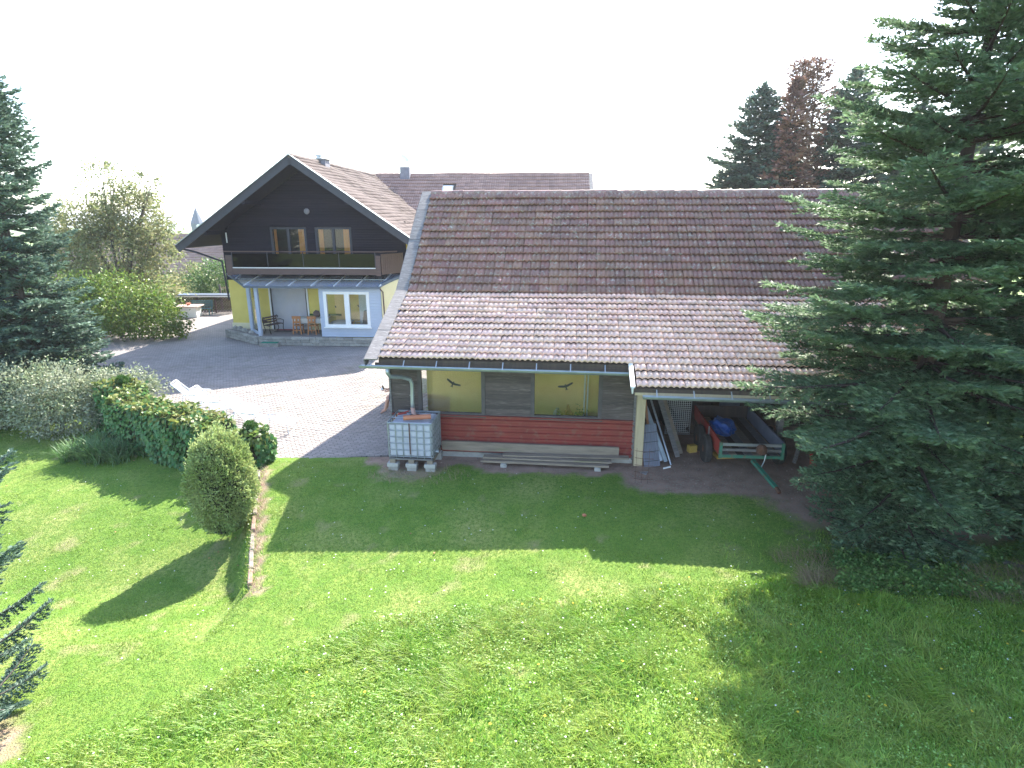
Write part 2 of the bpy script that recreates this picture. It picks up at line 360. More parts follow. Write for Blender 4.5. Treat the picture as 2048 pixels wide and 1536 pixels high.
# hills far off
def hills():
    V = []; F = []; n = 60
    for r, (Y, h, s) in enumerate(((1500, 4, 1), (2300, 22, 2))):
        xs = np.linspace(-3000, 3000, n); zz = -14+h+14*(1+pts_noise(xs, xs*0+Y, .004, s+4))*.7
        for k in range(n): V += [(xs[k], Y-350, -12), (xs[k], Y, zz[k]), (xs[k], Y+400, -12)]
    for r in range(2):
        for k in range(n-1):
            b = r*n*3+k*3
            F += [(b, b+3, b+4, b+1), (b+1, b+4, b+5, b+2)]
    o = npmesh('hills', V, F, mat('far woods', (.035,.06,.03), (.07,.10,.035), scale=.006, rough=1)); struct(o)
hills()

# ------------------------------------------------------------------ haze
def haze():
    m = bpy.data.materials.new('air haze'); m.use_nodes = True; N = m.node_tree.nodes; N.remove(N['Principled BSDF'])
    v = N.new('ShaderNodeVolumePrincipled'); v.inputs['Color'].default_value = (.93,.95,1,1); v.inputs['Density'].default_value = HAZE; v.inputs['Anisotropy'].default_value = .3
    m.node_tree.links.new(v.outputs[0], N['Material Output'].inputs['Volume'])
    o = MB().span(-3700, 3700, -200, 4400, -16, 32).build('haze', m); stuff(o)
HAZE = .0004
haze()

# ------------------------------------------------------------------ paved yard
def yard():
    poly = [(-6.35,14.55), (-4.2,14.95), (-2.9,15.1), (-2.6,15.5), (-.5,40), (-19,41.5), (-24,41.2), (-24.5,36), (-21,29.6), (-17.6,23.2), (-12.6,19.1), (-8.9,16.15)]
    m = bpy.data.materials.new('paving setts'); m.use_nodes = True; N = m.node_tree.nodes; L = m.node_tree.links; P = N['Principled BSDF']
    P.inputs['Roughness'].default_value = .85
    tc = N.new('ShaderNodeTexCoord'); mp = N.new('ShaderNodeMapping'); mp.inputs['Rotation'].default_value = (0,0,math.radians(-25)); L.new(tc.outputs['Object'], mp.inputs[0])
    br = N.new('ShaderNodeTexBrick'); br.inputs['Scale'].default_value = 1; br.inputs['Brick Width'].default_value = .22; br.inputs['Row Height'].default_value = .12
    br.inputs['Mortar Size'].default_value = .007; br.inputs['Color1'].default_value = (.31,.27,.25,1); br.inputs['Color2'].default_value = (.245,.215,.20,1); br.inputs['Mortar'].default_value = (.11,.10,.09,1)
    L.new(mp.outputs[0], br.inputs['Vector'])
    nz = N.new('ShaderNodeTexNoise'); nz.inputs['Scale'].default_value = .5; nz.inputs['Detail'].default_value = 5; L.new(tc.outputs['Object'], nz.inputs[0])
    hs = N.new('ShaderNodeMapRange'); hs.inputs[1].default_value=.3; hs.inputs[2].default_value=.7; hs.inputs[3].default_value=.8; hs.inputs[4].default_value=1.15; L.new(nz.outputs['Fac'], hs.inputs[0])
    v = N.new('ShaderNodeHueSaturation'); L.new(br.outputs[0], v.inputs['Color']); L.new(hs.outputs[0], v.inputs['Value']); L.new(v.outputs[0], P.inputs['Base Color'])
    b = N.new('ShaderNodeBump'); b.inputs['Strength'].default_value = .5; b.inputs['Distance'].default_value = .01; b.invert = True; L.new(br.outputs['Fac'], b.inputs['Height']); L.new(b.outputs[0], P.inputs['Normal'])
    o = MB().prism(poly, -.25, -.012).build('paved_yard', m); struct(o)
    # real setts where the picture resolves them
    W, H = .22, .12; a = math.radians(25); ca, sa = math.cos(a), math.sin(a)
    from math import floor
    P2 = [(x, y) for x, y in poly]
    def inside(x, y):
        c = False; j = len(P2)-1
        for i in range(len(P2)):
            xi, yi = P2[i]; xj, yj = P2[j]
            if (yi > y) != (yj > y) and x < (xj-xi)*(y-yi)/(yj-yi)+xi: c = not c
            j = i
        return c
    spots = []
    for r in range(-200, 330):
        for k in range(-160, 160):
            u = (k+.5*(r % 2))*W; v_ = r*H; x = u*ca-v_*sa; y = u*sa+v_*ca
            if -22 < x < -2.4 and 14.4 < y < 27. and inside(x-.08, y-.08) and inside(x+.08, y-.05) and inside(x, y+.1): spots.append((x, y))
    spots.sort(key=lambda p: p[0]**2+p[1]**2)
    pm = mat('sett', (.31,.27,.25), (.245,.215,.20), rough=.85, scale=.6, rnd=.13, bump=.4, bscale=60, c3=(.20,.18,.14), c3scale=1.1, c3lo=.56, c3hi=.75)
    h = (W/2-.005, H/2-.005); t = (W/2-.013, H/2-.013)
    base = [(-h[0],-h[1],-.02),(h[0],-h[1],-.02),(h[0],h[1],-.02),(-h[0],h[1],-.02),(-t[0],-t[1],.0),(t[0],-t[1],.0),(t[0],t[1],.0),(-t[0],t[1],.0)]
    fs = [(4,5,6,7),(0,1,5,4),(1,2,6,5),(2,3,7,6),(3,0,4,7)]
    me = bpy.data.meshes.new('paving_stone'); me.from_pydata(base, [], fs); me.materials.append(pm)
    for x, y in spots[:300]:
        inst(me, 'paving_stone', o, Matrix.Translation((x, y, random.uniform(-.003,.003)))@Euler((random.gauss(0,.008), random.gauss(0,.008), a+random.gauss(0,.01))).to_matrix().to_4x4())
    S = np.array(spots[300:]); n = len(S); Bs = np.array(base); R = np.array([[ca,-sa,0],[sa,ca,0],[0,0,1]]); Bs = Bs@R.T
    V = Bs[None]+np.concatenate([S, RNG.uniform(-.004,.004,(n,1))], 1)[:, None, :]
    V[:, 4:, 2] += RNG.uniform(-.003,.003,(n,4))
    F = np.array(fs)[None]+8*np.arange(n)[:, None, None]
    q = npmesh('paving_stones', V.reshape(-1,3), F.reshape(-1,4), pm, o); stuff(q)
yard()

# ------------------------------------------------------------------ roof tiles
def tile_geo(w, l, amp=.034, humps=2, ns=9, lip=.036, lift=.078):
    xs = np.linspace(0, w, ns); z = amp*(1-np.abs(np.cos(xs/w*PI*humps))**1.0)*1.0
    z = amp*(.5-.5*np.cos(xs/w*2*PI*humps))**.8
    V = [(x, -.0, zz-lip+lift-.004) for x, zz in zip(xs, z)]+[(x, 0, zz+lift) for x, zz in zip(xs, z)]+[(x, l*1.12, zz) for x, zz in zip(xs, z)]
    F = [(r*ns+i, r*ns+i+1, (r+1)*ns+i+1, (r+1)*ns+i) for r in (0, 1) for i in range(ns-1)]
    return np.array(V), np.array(F)
def tile_field(roof, spots, tw, th, m, nparts, pick, amp=.034, humps=2, ns=9, lip=.036, lift=.078):
    """spots: list of (origin Vector, x dir, up-slope dir, normal) in the local frame; pick orders them (nearest first)"""
    V, F = tile_geo(tw, th, amp, humps, ns, lip, lift)
    me = bpy.data.meshes.new('tile'); me.from_pydata([tuple(v) for v in V], [], [tuple(f) for f in F]); me.materials.append(M[m])
    for p in me.polygons: p.use_smooth = len(p.vertices) == 4 and p.index >= ns-1
    order = sorted(range(len(spots)), key=lambda i: pick(spots[i]))
    for i in order[:nparts]:
        o, ex, ey, ez = spots[i]
        mt = Matrix((ex, ey, ez)).transposed().to_4x4(); mt.translation = o
        mt = mt@Euler((random.gauss(0,.012), random.gauss(0,.012), random.gauss(0,.012))).to_matrix().to_4x4()
        inst(me, 'tile', roof, mt)
    rest = order[nparts:]
    if rest:
        O = np.array([spots[i][0] for i in rest]); X = np.array([spots[i][1] for i in rest]); Y = np.array([spots[i][2] for i in rest]); Z = np.array([spots[i][3] for i in rest])
        n = len(rest); j = RNG.normal(0, .004, (n, 1, 1)); O = O+Z*RNG.normal(0, .004, (n,1))
        tz = RNG.normal(0, .02, (n, 1))
        VV = O[:, None, :]+V[None, :, 0:1]*X[:, None, :]+V[None, :, 1:2]*Y[:, None, :]+(V[None, :, 2:3]+(V[None,:,0:1]-tw/2)*tz[:,None,:])*Z[:, None, :]
        FF = F[None]+len(V)*np.arange(n)[:, None, None]
        smooth = np.tile(np.array([False]*(ns-1)+[True]*(ns-1)), n)
        q = npmesh('roof_tiles', VV.reshape(-1,3), FF.reshape(-1,4), m, roof); q.data.polygons.foreach_set('use_smooth', smooth); stuff(q)

# ------------------------------------------------------------------ BARN  (local: x along the front wall, y back, z up)
BA = math.radians(-5.8); BO = Vector((3.13, 14.5, 0))
barn = thing('barn', 'long barn with red clay tiled roof, two picture windows and dark red metal skirting', 'barn', BO, BA)
def bw(x, y, z=0):  # barn local -> world
    return Vector((BO.x+x*math.cos(BA)-y*math.sin(BA), BO.y+x*math.sin(BA)+y*math.cos(BA), z))
Y0, Z0, Y1, Z1, Y2, Z2 = -.7, 2.80, 2.23, 4.09, 5.72, 6.97
XL, XR = -6.42, 9.6
def zroof(y):
    if y < Y1: return Z0+(y-Y0)*(Z1-Z0)/(Y1-Y0)
    if y < Y2: return Z1+(y-Y1)*(Z2-Z1)/(Y2-Y1)
    return Z2-(y-Y2)*.82
YE, ZE = -1.5, zroof(-1.5)    # extension eave (x > -.2)
XE = -.2
def slab(x0, x1, pts, t):
    mb = MB(); poly = [(y, z) for y, z in pts]+[(y, z-t) for y, z in reversed(pts)]
    return mb.prism(poly, x0, x1, axis='x')
mb = slab(XL, XR, [(Y0,Z0),(Y1,Z1),(Y2,Z2),(10.9,zroof(10.9))], .09)
poly = [(YE,ZE),(Y0-.002,Z0-.001),(Y0-.002,Z0-.091),(YE,ZE-.09)]; mb.prism(poly, XE, XR, axis='x')
roof = mb.build('roof', 'interior', barn)
def rows_for(p0, p1, step, x0, x1, tw, mset):
    out = []; d = Vector((0, p1[0]-p0[0], p1[1]-p0[1])); Ls = d.length; d.normalize(); nrm = Vector((0, -d.z, d.y))
    n = max(1, round(Ls/step)); st = Ls/n
    for r in range(n):
        for k in range(int((x1-x0)/tw)):
            wob = .012*math.sin(k*.21+r*.9)+.008*math.sin(k*.07+r)
            o = Vector((x0+k*tw+.004*random.gauss(0,1), p0[0], p0[1]))+d*(r*st+wob*.6)+nrm*(.012+wob*.5); out.append((o, Vector((1,0,0)), d, nrm))
    return out, st
TW = .272
low, st1 = rows_for((Y0-.03, Z0), (Y1, Z1), .278, XL, XR, TW, None)
n_ext = 3
ext, _ = rows_for((YE-.03, ZE), (Y0-.03, Z0), .278, XE+.06, XR, TW, None)
up, st2 = rows_for((Y1, Z1), (Y2-.05, Z2-.04), .325, XL, XR, TW, None)
campos = Vector((0,0,CAM_H))
def near_cam(s):
    p = bw(s[0].x, s[0].y, s[0].z); return (p-campos).length+(30 if s[0].x > 4.6 else 0)
tile_field(roof, low+ext, TW, .28, 'tile_new', 300, near_cam, amp=.042)
tile_field(roof, up, TW, .325, 'tile', 0, near_cam, amp=.048, lift=.08, lip=.04)
# ridge caps
V = MB().tube([(0,0,0),(.36,0,.0)], [.12,.135], 10)
rc = V.build('ridge_tile', 'tile', roof); rc.location = (XL, Y2, Z2-.03)
for k in range(1, int((XR-XL)/.36)):
    c = inst(rc.data, 'ridge_tile', roof, Matrix.Translation((XL+k*.36, Y2, Z2-.03+random.gauss(0,.006))))
# verge boards: wide grey planks on top of the verge, each running a few courses
vp = [(Y0-.12, Z0-.05), (.35, zroof(.35)), (Y1-.02, Z1), (3.9, zroof(3.9)), (5.0, zroof(5.0)), (Y2+.1, Z2)]
for k in range(len(vp)-1):
    a, b = vp[k], vp[k+1]; d = Vector((0, b[0]-a[0], b[1]-a[1])).normalized(); n = Vector((0,-d.z,d.y))
    mb = MB(); off = n*(.075+.006*(k % 2)); A = Vector((XL-.02, a[0], a[1]))+off+d*.005; B_ = Vector((XL-.02, b[0], b[1]))+off-d*.005
    mb.beam(A+Vector((-.13,0,0)), B_+Vector((-.13,0,0)), .34, .035, up=n)
    mb.beam(A+Vector((-.305,0,0))-n*.12, B_+Vector((-.305,0,0))-n*.12, .025, .24, up=n)
    mb.build('verge_board', 'grey_wood', roof)
# rear verge
a, b = (Y2+.12, Z2-.08), (10.9, zroof(10.9)); mb = MB().beam((XL-.15,a[0],a[1]+.08), (XL-.15,b[0],b[1]+.08), .34, .04); mb.build('verge_board', 'grey_wood', roof)
# extension verge trim (white)
mb = MB(); mb.beam((XE-.03, YE-.05, ZE+.04), (XE-.03, Y0-.02, Z0+.05), .10, .05); mb.beam((XE-.03, YE-.05, ZE-.05), (XE-.03, Y0-.02, Z0-.04), .03, .16); mb.build('verge_trim', 'white', roof)
# eave battens and rafters
mb = MB().span(XL-.1, XE-.06, Y0+.0, Y0+.04, Z0-.17, Z0-.095); mb.build('fascia', 'interior', barn)
mb = MB().span(XE+.03, XR, YE-.0, YE+.04, ZE-.16, ZE-.095); mb.build('fascia', 'pale_wood', barn)
r0 = MB().beam((XL+.08, Y0+.06, Z0-.14), (XL+.08, 2.0, zroof(2.)-.16), .08, .12).build('rafter', 'grey_wood', barn)
for k in range(1, 18): inst(r0.data, 'rafter', barn, Matrix.Translation((k*.92, 0, 0)))
# --- annexe front wall: boards, windows, red skirting
WIN = [(-5.56,-3.93), (-2.58,-.90)]
zt, zb = 2.72, 1.2
segs = [(-6.35,-5.64), (-3.85,-2.66), (-.82,-.02)]
MB().span(-6.35,-5.56,.03,.10,0,2.8).span(-3.93,-2.58,.03,.10,0,2.8).span(-.90,0,.03,.10,0,2.8).span(-5.56,-3.93,.03,.10,0,1.14).span(-2.58,-.90,.03,.10,0,1.14).build('wall', 'interior', barn)
bh = .1
for s0, s1 in segs:
    z = 1.17; i = 0
    while z < 2.74:
        t = random.uniform(0, .006)
        mb = MB(); mb.add([(s0,.026,z),(s1,.026,z),(s1,.026,z+bh-.004),(s0,.026,z+bh-.004),(s0,-.014-t,z),(s1,-.014-t,z),(s1,.002-t,z+bh-.006),(s0,.002-t,z+bh-.006)],
                          [(0,3,2,1),(4,5,6,7),(0,1,5,4),(1,2,6,5),(2,3,7,6),(3,0,4,7)])
        mb.build('board', 'dark_board', barn); z += bh
for (a, b) in WIN:
    fr = MB(); fr.span(a-.08,a+.02,-.03,.07,zb-.07,zt); fr.span(b-.02,b+.08,-.03,.07,zb-.07,zt); fr.span(a+.02,b-.02,-.035,.07,zb-.07,zb+.03); fr.span(a+.02,b-.02,-.03,.07,zt-.05,zt)
    wn = fr.build('window', 'frame_wood', barn)
    MB().span(a+.025,b-.025,.015,.022,zb+.035,zt-.055).build('pane', GL, wn)
    MB().span(a-.1,b+.1,-.075,-.036,zb-.075,zb-.045).build('window_sill', 'frame_wood', wn)
    # bird of prey sticker
    cx = (a+b)/2+(.05 if a < -4 else -.02); cz = 2.02 if a < -4 else 2.03; tilt = -.45 if a < -4 else .3
    pts = [(-.20,.035),(-.19,.06),(-.13,.055),(-.05,.035),(-.015,.03),(-.012,.055),(.0,.065),(.012,.055),(.018,.03),(.06,.035),(.13,.05),(.19,.06),(.205,.03),(.17,.01),(.08,-.018),(.022,-.03),(.015,-.06),(.04,-.105),(.0,-.095),(-.04,-.105),(-.015,-.06),(-.022,-.03),(-.08,-.018),(-.17,.01)]
    c, s = math.cos(tilt), math.sin(tilt)
    MB().prism([(cx+x*c-z*s, cz+x*s+z*c) for x, z in pts], .008, .012, axis='y').build('bird_sticker', 'sticker', wn)
# red ribbed skirting
prof = []; z = .14
while z < 1.14:
    prof += [(-.03, z), (-.03, z+.045), (-.078, z+.065), (-.078, z+.10), (-.03, z+.12)]; z += .165
prof = [p for p in prof if p[1] < 1.16]+[(-.03, 1.16), (.0, 1.16), (.0, .14)]
MB().prism(prof, -6.36, .0, axis='x').build('metal_cladding', 'red_metal', barn)
MB().span(-6.36,.0,-.10,-.0,1.162,1.18).build('drip_flashing', 'red_metal', barn)
MB().span(-6.40,.02,-.06,.12,-.45,.138).build('plinth', 'concrete', barn)
MB().span(-.02,.04,-.07,.14,.10,2.7).build('corner_board', 'grey_wood', barn)
MB().span(-6.40,-6.352,-.05,.14,.10,2.7).build('corner_board', 'grey_wood', barn)
# annexe left side: low boarded wall, open above
MB().span(-6.40,-6.34,.14,2.0,0,1.15).span(-6.40,-6.34,.14,.35,1.15,2.9).span(-6.40,-6.34,1.85,2.0,1.15,3.7).span(-6.39,-6.35,.35,1.85,2.6,3.0).build('side_wall', 'dark_board', barn)
# yellow wall inside, floor
MB().span(-5.9,-.05,2.0,2.2,0,3.85).build('inner_wall', 'rough_yellow', barn)
MB().span(-6.34,-.03,.1,2.0,-.1,.06).build('floor', 'concrete', barn)
MB().span(-.14,-.02,.14,2.0,0,2.9).build('inner_partition', 'interior', barn)
# barn body behind: gable wall and back
MB().prism([(2.0,0),(10.4,0),(10.4,zroof(10.4)-.1),(Y2,Z2-.12),(Y1,Z1-.12),(2.0,3.9)], -5.9, -5.7, axis='x').build('gable_wall', 'cream', barn)
MB().span(-5.7,9.4,10.2,10.4,0,3.0).build('rear_wall', 'cream', barn)
MB().prism([(2.0,0),(10.4,0),(10.4,zroof(10.4)-.1),(Y2,Z2-.12),(Y1,Z1-.12),(2.0,3.9)], 9.2, 9.4, axis='x').build('gable_wall', 'cream', barn)
# open shed under the extension: back wall boards, door opening, posts
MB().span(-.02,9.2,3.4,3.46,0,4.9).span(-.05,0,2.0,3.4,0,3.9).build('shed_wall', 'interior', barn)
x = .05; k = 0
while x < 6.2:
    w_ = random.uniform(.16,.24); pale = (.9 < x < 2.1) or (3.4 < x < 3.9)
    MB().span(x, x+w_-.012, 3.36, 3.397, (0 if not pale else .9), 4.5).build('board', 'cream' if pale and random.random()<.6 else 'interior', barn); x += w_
MB().span(2.95,3.55,3.30,3.355,.3,2.35).build('door', 'grey_blue', barn)
for px_, y_, m_, s_ in ((.15,-.10,'pale_wood',.22), (3.98,1.0,'grey_wood',.15), (4.7,-1.1,'grey_wood',.16), (7.3,-1.1,'grey_wood',.16)):
    MB().span(px_-s_/2, px_+s_/2, y_-s_/2, y_+s_/2, -.2, zroof(y_)-.2).build('post', m_, barn, bevel=.008)
MB().span(.2,9.2,-1.13,-1.03,2.23,2.36).build('beam', 'grey_wood', barn)
# --- gutters
def gutter(x0, x1, y, z, drop, r=.075):
    mb = MB(); n = 7; V = []; F = []
    for x, zz in ((x0, z), (x1, z-drop)):
        for rr in (r, r-.006):
            for j in range(n): a = PI+PI*j/(n-1); V.append((x, y+rr*math.cos(a), zz+rr*math.sin(a)))
    for j in range(n-1):
        F += [(j, j+1, 2*n+j+1, 2*n+j), (n+j, 3*n+j, 3*n+j+1, n+j+1)]
    F += [(0, 2*n, 3*n, n), (n-1, 2*n-1, 4*n-1, 3*n-1)]; mb.add(V, F)
    V = [(x0, y+r*math.cos(PI+PI*j/(n-1)), z+r*math.sin(PI+PI*j/(n-1))) for j in range(n)]; mb.add(V, [tuple(range(n))])
    mb.tube([(x0, y-r-.006, z+.004), (x1, y-r-.006, z-drop+.004)], .012, 6)
    g = mb.build('gutter', 'zinc', barn, smooth=False)
    k = x0+.3; b0 = None
    while k < x1:
        MB().beam((k, y+.07, z+.14), (k, y-r-.01, z+.012-drop*(k-x0)/(x1-x0)), .025, .006).build('gutter_bracket', 'galv', g); k += .82
    return g
gutter(XL-.45, XE+.10, Y0-.12, Z0-.14, .03)
gutter(XE+.2, XR, YE-.12, ZE-.14, .05)
dp = [(-6.17,Y0-.12,Z0-.2),(-6.17,Y0-.12,Z0-.32),(-6.12,Y0-.08,Z0-.42),(-5.92,-.5,Z0-.50),(-5.74,-.35,Z0-.60),(-5.70,-.33,Z0-.72),(-5.71,-.33,Z0-1.25),(-5.70,-.36,Z0-1.42)]
MB().tube(dp, .052, 12).build('downpipe', 'zinc', barn, smooth=True)
MB().tube([(-5.71,-.34,Z0-1.36),(-5.68,-.40,Z0-1.46),(-5.50,-.62,Z0-1.66)], .058, 12).build('downpipe_outlet', 'terracotta_pale', barn, smooth=True)
MB().tube([(-5.71,-.33,Z0-1.02),(-5.71,-.33,Z0-1.04)], .062, 12).build('pipe_clamp', 'zinc', barn)

# ------------------------------------------------------------------ FARMHOUSE
HA = math.radians(-3.5); HO = Vector((-12.8, 29.46, 0))
house = thing('farmhouse', 'gabled farmhouse with dark boarded gable, glass balcony, yellow ground floor and blue grey sunroom', 'house', HO, HA)
def hw(x, y, z=0): return Vector((HO.x+x*math.cos(HA)-y*math.sin(HA), HO.y+x*math.sin(HA)+y*math.cos(HA), z))
RX, RZ, EZ, HWD, RY0, RYB = 2.42, 8.95, 4.86, 6.0, .2, 14.6
SL = (RZ-EZ)/HWD
def zr(x): return RZ-abs(x-RX)*SL
# roof slabs
mb = MB(); t = .22
for s in (-1, 1):
    mb.prism([(RX, RZ), (RX+s*HWD, EZ), (RX+s*HWD, EZ-t*.5), (RX, RZ-t)], RY0+.04, RYB, axis='y')
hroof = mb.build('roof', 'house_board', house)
for s in (-1, 1):  # fascia (barge) boards
    e = Vector((RX+s*(HWD+.05), RY0, EZ-.03)); r = Vector((RX, RY0, RZ))
    MB().beam(r+Vector((0,0,-.12)), e+Vector((0,0,-.12)), .05, .36, up=(0,0,1)).build('barge_board', 'fascia', hroof)
    MB().beam(r+Vector((0,-.03,.085)), e+Vector((0,-.03,.085)), .16, .03).build('verge_flashing', 'zinc', hroof)
    MB().tube([(RX+s*(HWD+.12), RY0+.1, EZ-.08), (RX+s*(HWD+.12), RYB if s<0 else 9, EZ-.08)], .07, 8).build('gutter', 'fascia', hroof)
for i, dx in enumerate((-4.6,-2.5,2.5,4.6,0)):   # purlins under the overhang
    x = RX+dx; MB().span(x-.09,x+.09,RY0+.06,2.0,zr(x)-.44,zr(x)-.235).build('purlin', 'house_board', hroof)
k = RX-HWD+.1
while k < RX-3.2: k += .6   # rafter spacing (the eave is seen from below only at its tip)
# tiles, right slope
spots = []; d = Vector((-1, 0, SL)).normalized(); nrm = Vector((d.z, 0, -d.x)).normalized()
Ls = math.hypot(HWD, RZ-EZ); n = 24; st = Ls/n
for r in range(n):
    xx = RX+HWD-(r*st)*abs(d.x)
    ymax = min(RYB, RYB-(xx-RX)+.5)
    for c_ in range(int((ymax-RY0)/.3)):
        o = Vector((RX+HWD+.05, RY0+.03+c_*.3, EZ-.03))+d*(r*st)+nrm*(.03+.02*math.sin(c_*.3+r*.5)); spots.append((o, Vector((0,1,0)), d, nrm))
tile_field(hroof, spots, .30, st, 'tile_house', 300, lambda s: (hw(*s[0])-campos).length, amp=.012, humps=1, ns=5, lip=.02, lift=.022)
d2 = Vector((1, 0, SL)).normalized(); n2 = Vector((-d2.z, 0, d2.x))
spots = [(Vector((RX-HWD-.05, RY0+.33+c_*.3, EZ-.03))+d2*(r*st)+n2*.03, Vector((0,-1,0)), d2, n2) for r in range(n) for c_ in range(45)]
tile_field(hroof, spots, .30, st, 'tile_house', 0, lambda s: 0, amp=.012, humps=1, ns=5, lip=.02, lift=.022)
rc = MB().tube([(0,0,0),(0,.38,.0)], [.11,.125], 8).build('ridge_tile', 'tile_house', hroof); rc.location = (RX, RY0, RZ+.03)
for k in range(1, 37): inst(rc.data, 'ridge_tile', hroof, Matrix.Translation((RX, RY0+k*.38, RZ+.03+random.gauss(0,.006))))
# chimney on the ridge
ch = MB().span(RX-.55,RX+.35,3.9,4.6,RZ-.9,RZ+.18).build('chimney', 'chimney_s', hroof)
MB().span(RX-.62,RX+.42,3.83,4.67,RZ+.182,RZ+.24).build('chimney_cap', 'concrete', hroof)
MB().lathe([(.14,0),(.14,.12),(.22,.14),(.22,.18),(.05,.22)], 10, (RX-.1,4.25,RZ+.242)).build('chimney_cowl', 'galv', hroof)
# upper gable wall (dark boards) with two balcony doors
WZ0, WZ1 = 3.7, 5.72; UW = [(.36, 2.14), (2.70, 4.48)]
GW0, GW1, ZG0 = -2.3, 7.25, 3.05
V = []; z = ZG0; mb = MB(); bh = .125
while z < RZ-.4:
    z1 = z+bh; xa, xb = GW0, GW1
    if zr(xa)-.24 < z1: xa = RX-(RZ-.24-z1)/SL; xb = RX+(RZ-.24-z1)/SL
    if xb-xa < .2: break
    ivs = [(xa, xb)]
    if z1 > WZ0-.02 and z < WZ1+.03: ivs = [(xa, UW[0][0]-.06), (UW[0][1]+.06, UW[1][0]-.06), (UW[1][1]+.06, xb)]
    for a_, b_ in ivs:
        if b_-a_ < .05: continue
        mb.add([(a_,1.99,z),(b_,1.99,z),(b_,1.99,z1),(a_,1.99,z1),(a_,1.955,z),(b_,1.955,z),(b_,1.975,z1-.008),(a_,1.975,z1-.008)], [(0,3,2,1),(4,5,6,7),(0,1,5,4),(1,2,6,5),(2,3,7,6),(3,0,4,7)])
    z = z1
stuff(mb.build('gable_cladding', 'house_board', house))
# solid wall body behind (with door recesses)
mb = MB()
mb.prism([(GW0,WZ1+.03),(GW1,WZ1+.03),(RX+(RZ-.3-WZ1-.03)/SL*.995,WZ1+.04),(RX,RZ-.3),(RX-(RZ-.3-WZ1-.03)/SL*.995,WZ1+.04)] if False else [(RX-4.4,WZ1+.03),(RX+4.4,WZ1+.03),(RX,RZ-.32)], 2.0, 2.25, axis='y')
for a_, b_ in ((GW0, UW[0][0]-.05), (UW[0][1]+.05, UW[1][0]-.05), (UW[1][1]+.05, GW1)): mb.span(a_, b_, 2.0, 2.25, ZG0, min(WZ1+.029, 5.9) if a_ > GW0 and b_ < GW1 else 5.0)
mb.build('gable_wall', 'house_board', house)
MB().span(GW0+.02,GW1-.02,2.26,2.9,3.55,3.62).build('upper_floor', 'dark', house)
MB().span(GW0+.3,GW1-.3,3.6,3.65,3.6,6.0).build('room_wall', 'dark', house)  # near-black wall colour stands in for the shade inside the room
for (a_, b_) in UW:
    fr = MB(); mdl = (a_+b_)/2
    fr.span(a_-.05,a_+.06,1.95,2.06,WZ0,WZ1).span(b_-.06,b_+.05,1.95,2.06,WZ0,WZ1).span(a_+.06,b_-.06,1.95,2.06,WZ1-.1,WZ1).span(a_+.06,b_-.06,1.95,2.06,WZ0,WZ0+.1).span(mdl-.07,mdl+.07,1.94,2.06,WZ0+.1,WZ1-.1)
    wn = fr.build('balcony_door', 'fascia', house)
    MB().span(a_+.06,mdl-.07,2.0,2.01,WZ0+.1,WZ1-.1).build('pane', GL, wn); MB().span(mdl+.07,b_-.06,2.0,2.01,WZ0+.1,WZ1-.1).build('pane', GL, wn)
    for (c0, c1) in ((a_+.07, a_+.32), (b_-.42, b_-.07)):
        if a_ < 1 and c0 < 1: c1 = c0+.14
        vs = []; nn = 13
        for i in range(nn):
            xx = c0+(c1-c0)*i/(nn-1); vs += [(xx, 2.13+.03*math.sin(i*2.1), WZ0+.05), (xx, 2.13+.03*math.sin(i*2.1+.3), WZ1-.05)]
        MB().add(vs, [(2*i,2*i+2,2*i+3,2*i+1) for i in range(nn-1)]).build('curtain', 'curtain', wn)
lamp = MB().lathe([(.02,0),(.13,.01),(.15,.04),(.12,.08),(.04,.11)], 14).build('wall_lamp', 'chimney_s', house, loc=(2.34,1.95,6.5), rot=(PI/2,0,0))
MB().span(-2.02,-1.98,1.88,1.93,4.95,5.45).build('thermometer', 'white', house)
# side walls and back
MB().span(GW0,GW0+.25,2.26,14,0,zr(GW0)-.2).build('side_wall', 'yellow', house)
MB().span(GW1-.25,GW1,2.26,13,0,4.9).build('side_wall', 'yellow', house)
# balcony
MB().span(-1.3,6.45,.3,1.95,3.48,3.60).build('balcony_floor', 'house_board', house)
bal = MB().span(-1.28,6.42,.24,.30,3.50,3.80).build('balcony_fascia', 'brown_board', house)
MB().span(-.95,6.18,.2,.31,3.802,3.84).build('sill_trim', 'white', bal)
for (x0, x1) in ((-1.28,-.98),(6.2,6.42)): MB().span(x0,x1,.22,.29,3.45,4.42).build('end_panel', 'brown_board', bal)
gx = np.linspace(-.95, 6.17, 5)
for i in range(4):
    MB().span(gx[i]+.012, gx[i+1]-.012, .25, .262, 3.86, 4.5).build('glass_panel', GL_DARK, bal)
for i in range(5):
    MB().tube([(gx[i],.256,3.8),(gx[i],.256,4.58)], .022, 8).build('baluster', 'fascia', bal)
MB().tube([(-1.35,.256,4.6),(6.42,.256,4.6),(7.1,.9,4.6)], .028, 8).build('handrail', 'brown_board', bal)
# boarded balcony side on the right
A = Vector((6.44,.3,0)); Bv = Vector((7.2,1.7,0)); nb_ = 11
for i in range(nb_):
    p = A.lerp(Bv, (i+.5)/nb_); MB().box((p.x,p.y,4.0), (.125,.03,.98), rz=math.atan2(Bv.y-A.y, Bv.x-A.x)).build('baluster_board', 'brown_board', bal)
# ground floor walls
yw = MB(); yw.span(-2.25,-.12,2.0,2.25,.0,3.4).span(1.98,7.1,2.0,2.25,0,3.4).span(-.12,1.98,2.0,2.25,2.72,3.4).build('wall', 'yellow', house)
MB().span(-2.3,-.14,1.97,2.0,.0,.78).build('wall_plinth', 'cream', house)
MB().span(2.0,3.27,1.97,2.0,.45,.78).build('wall_plinth', 'cream', house)
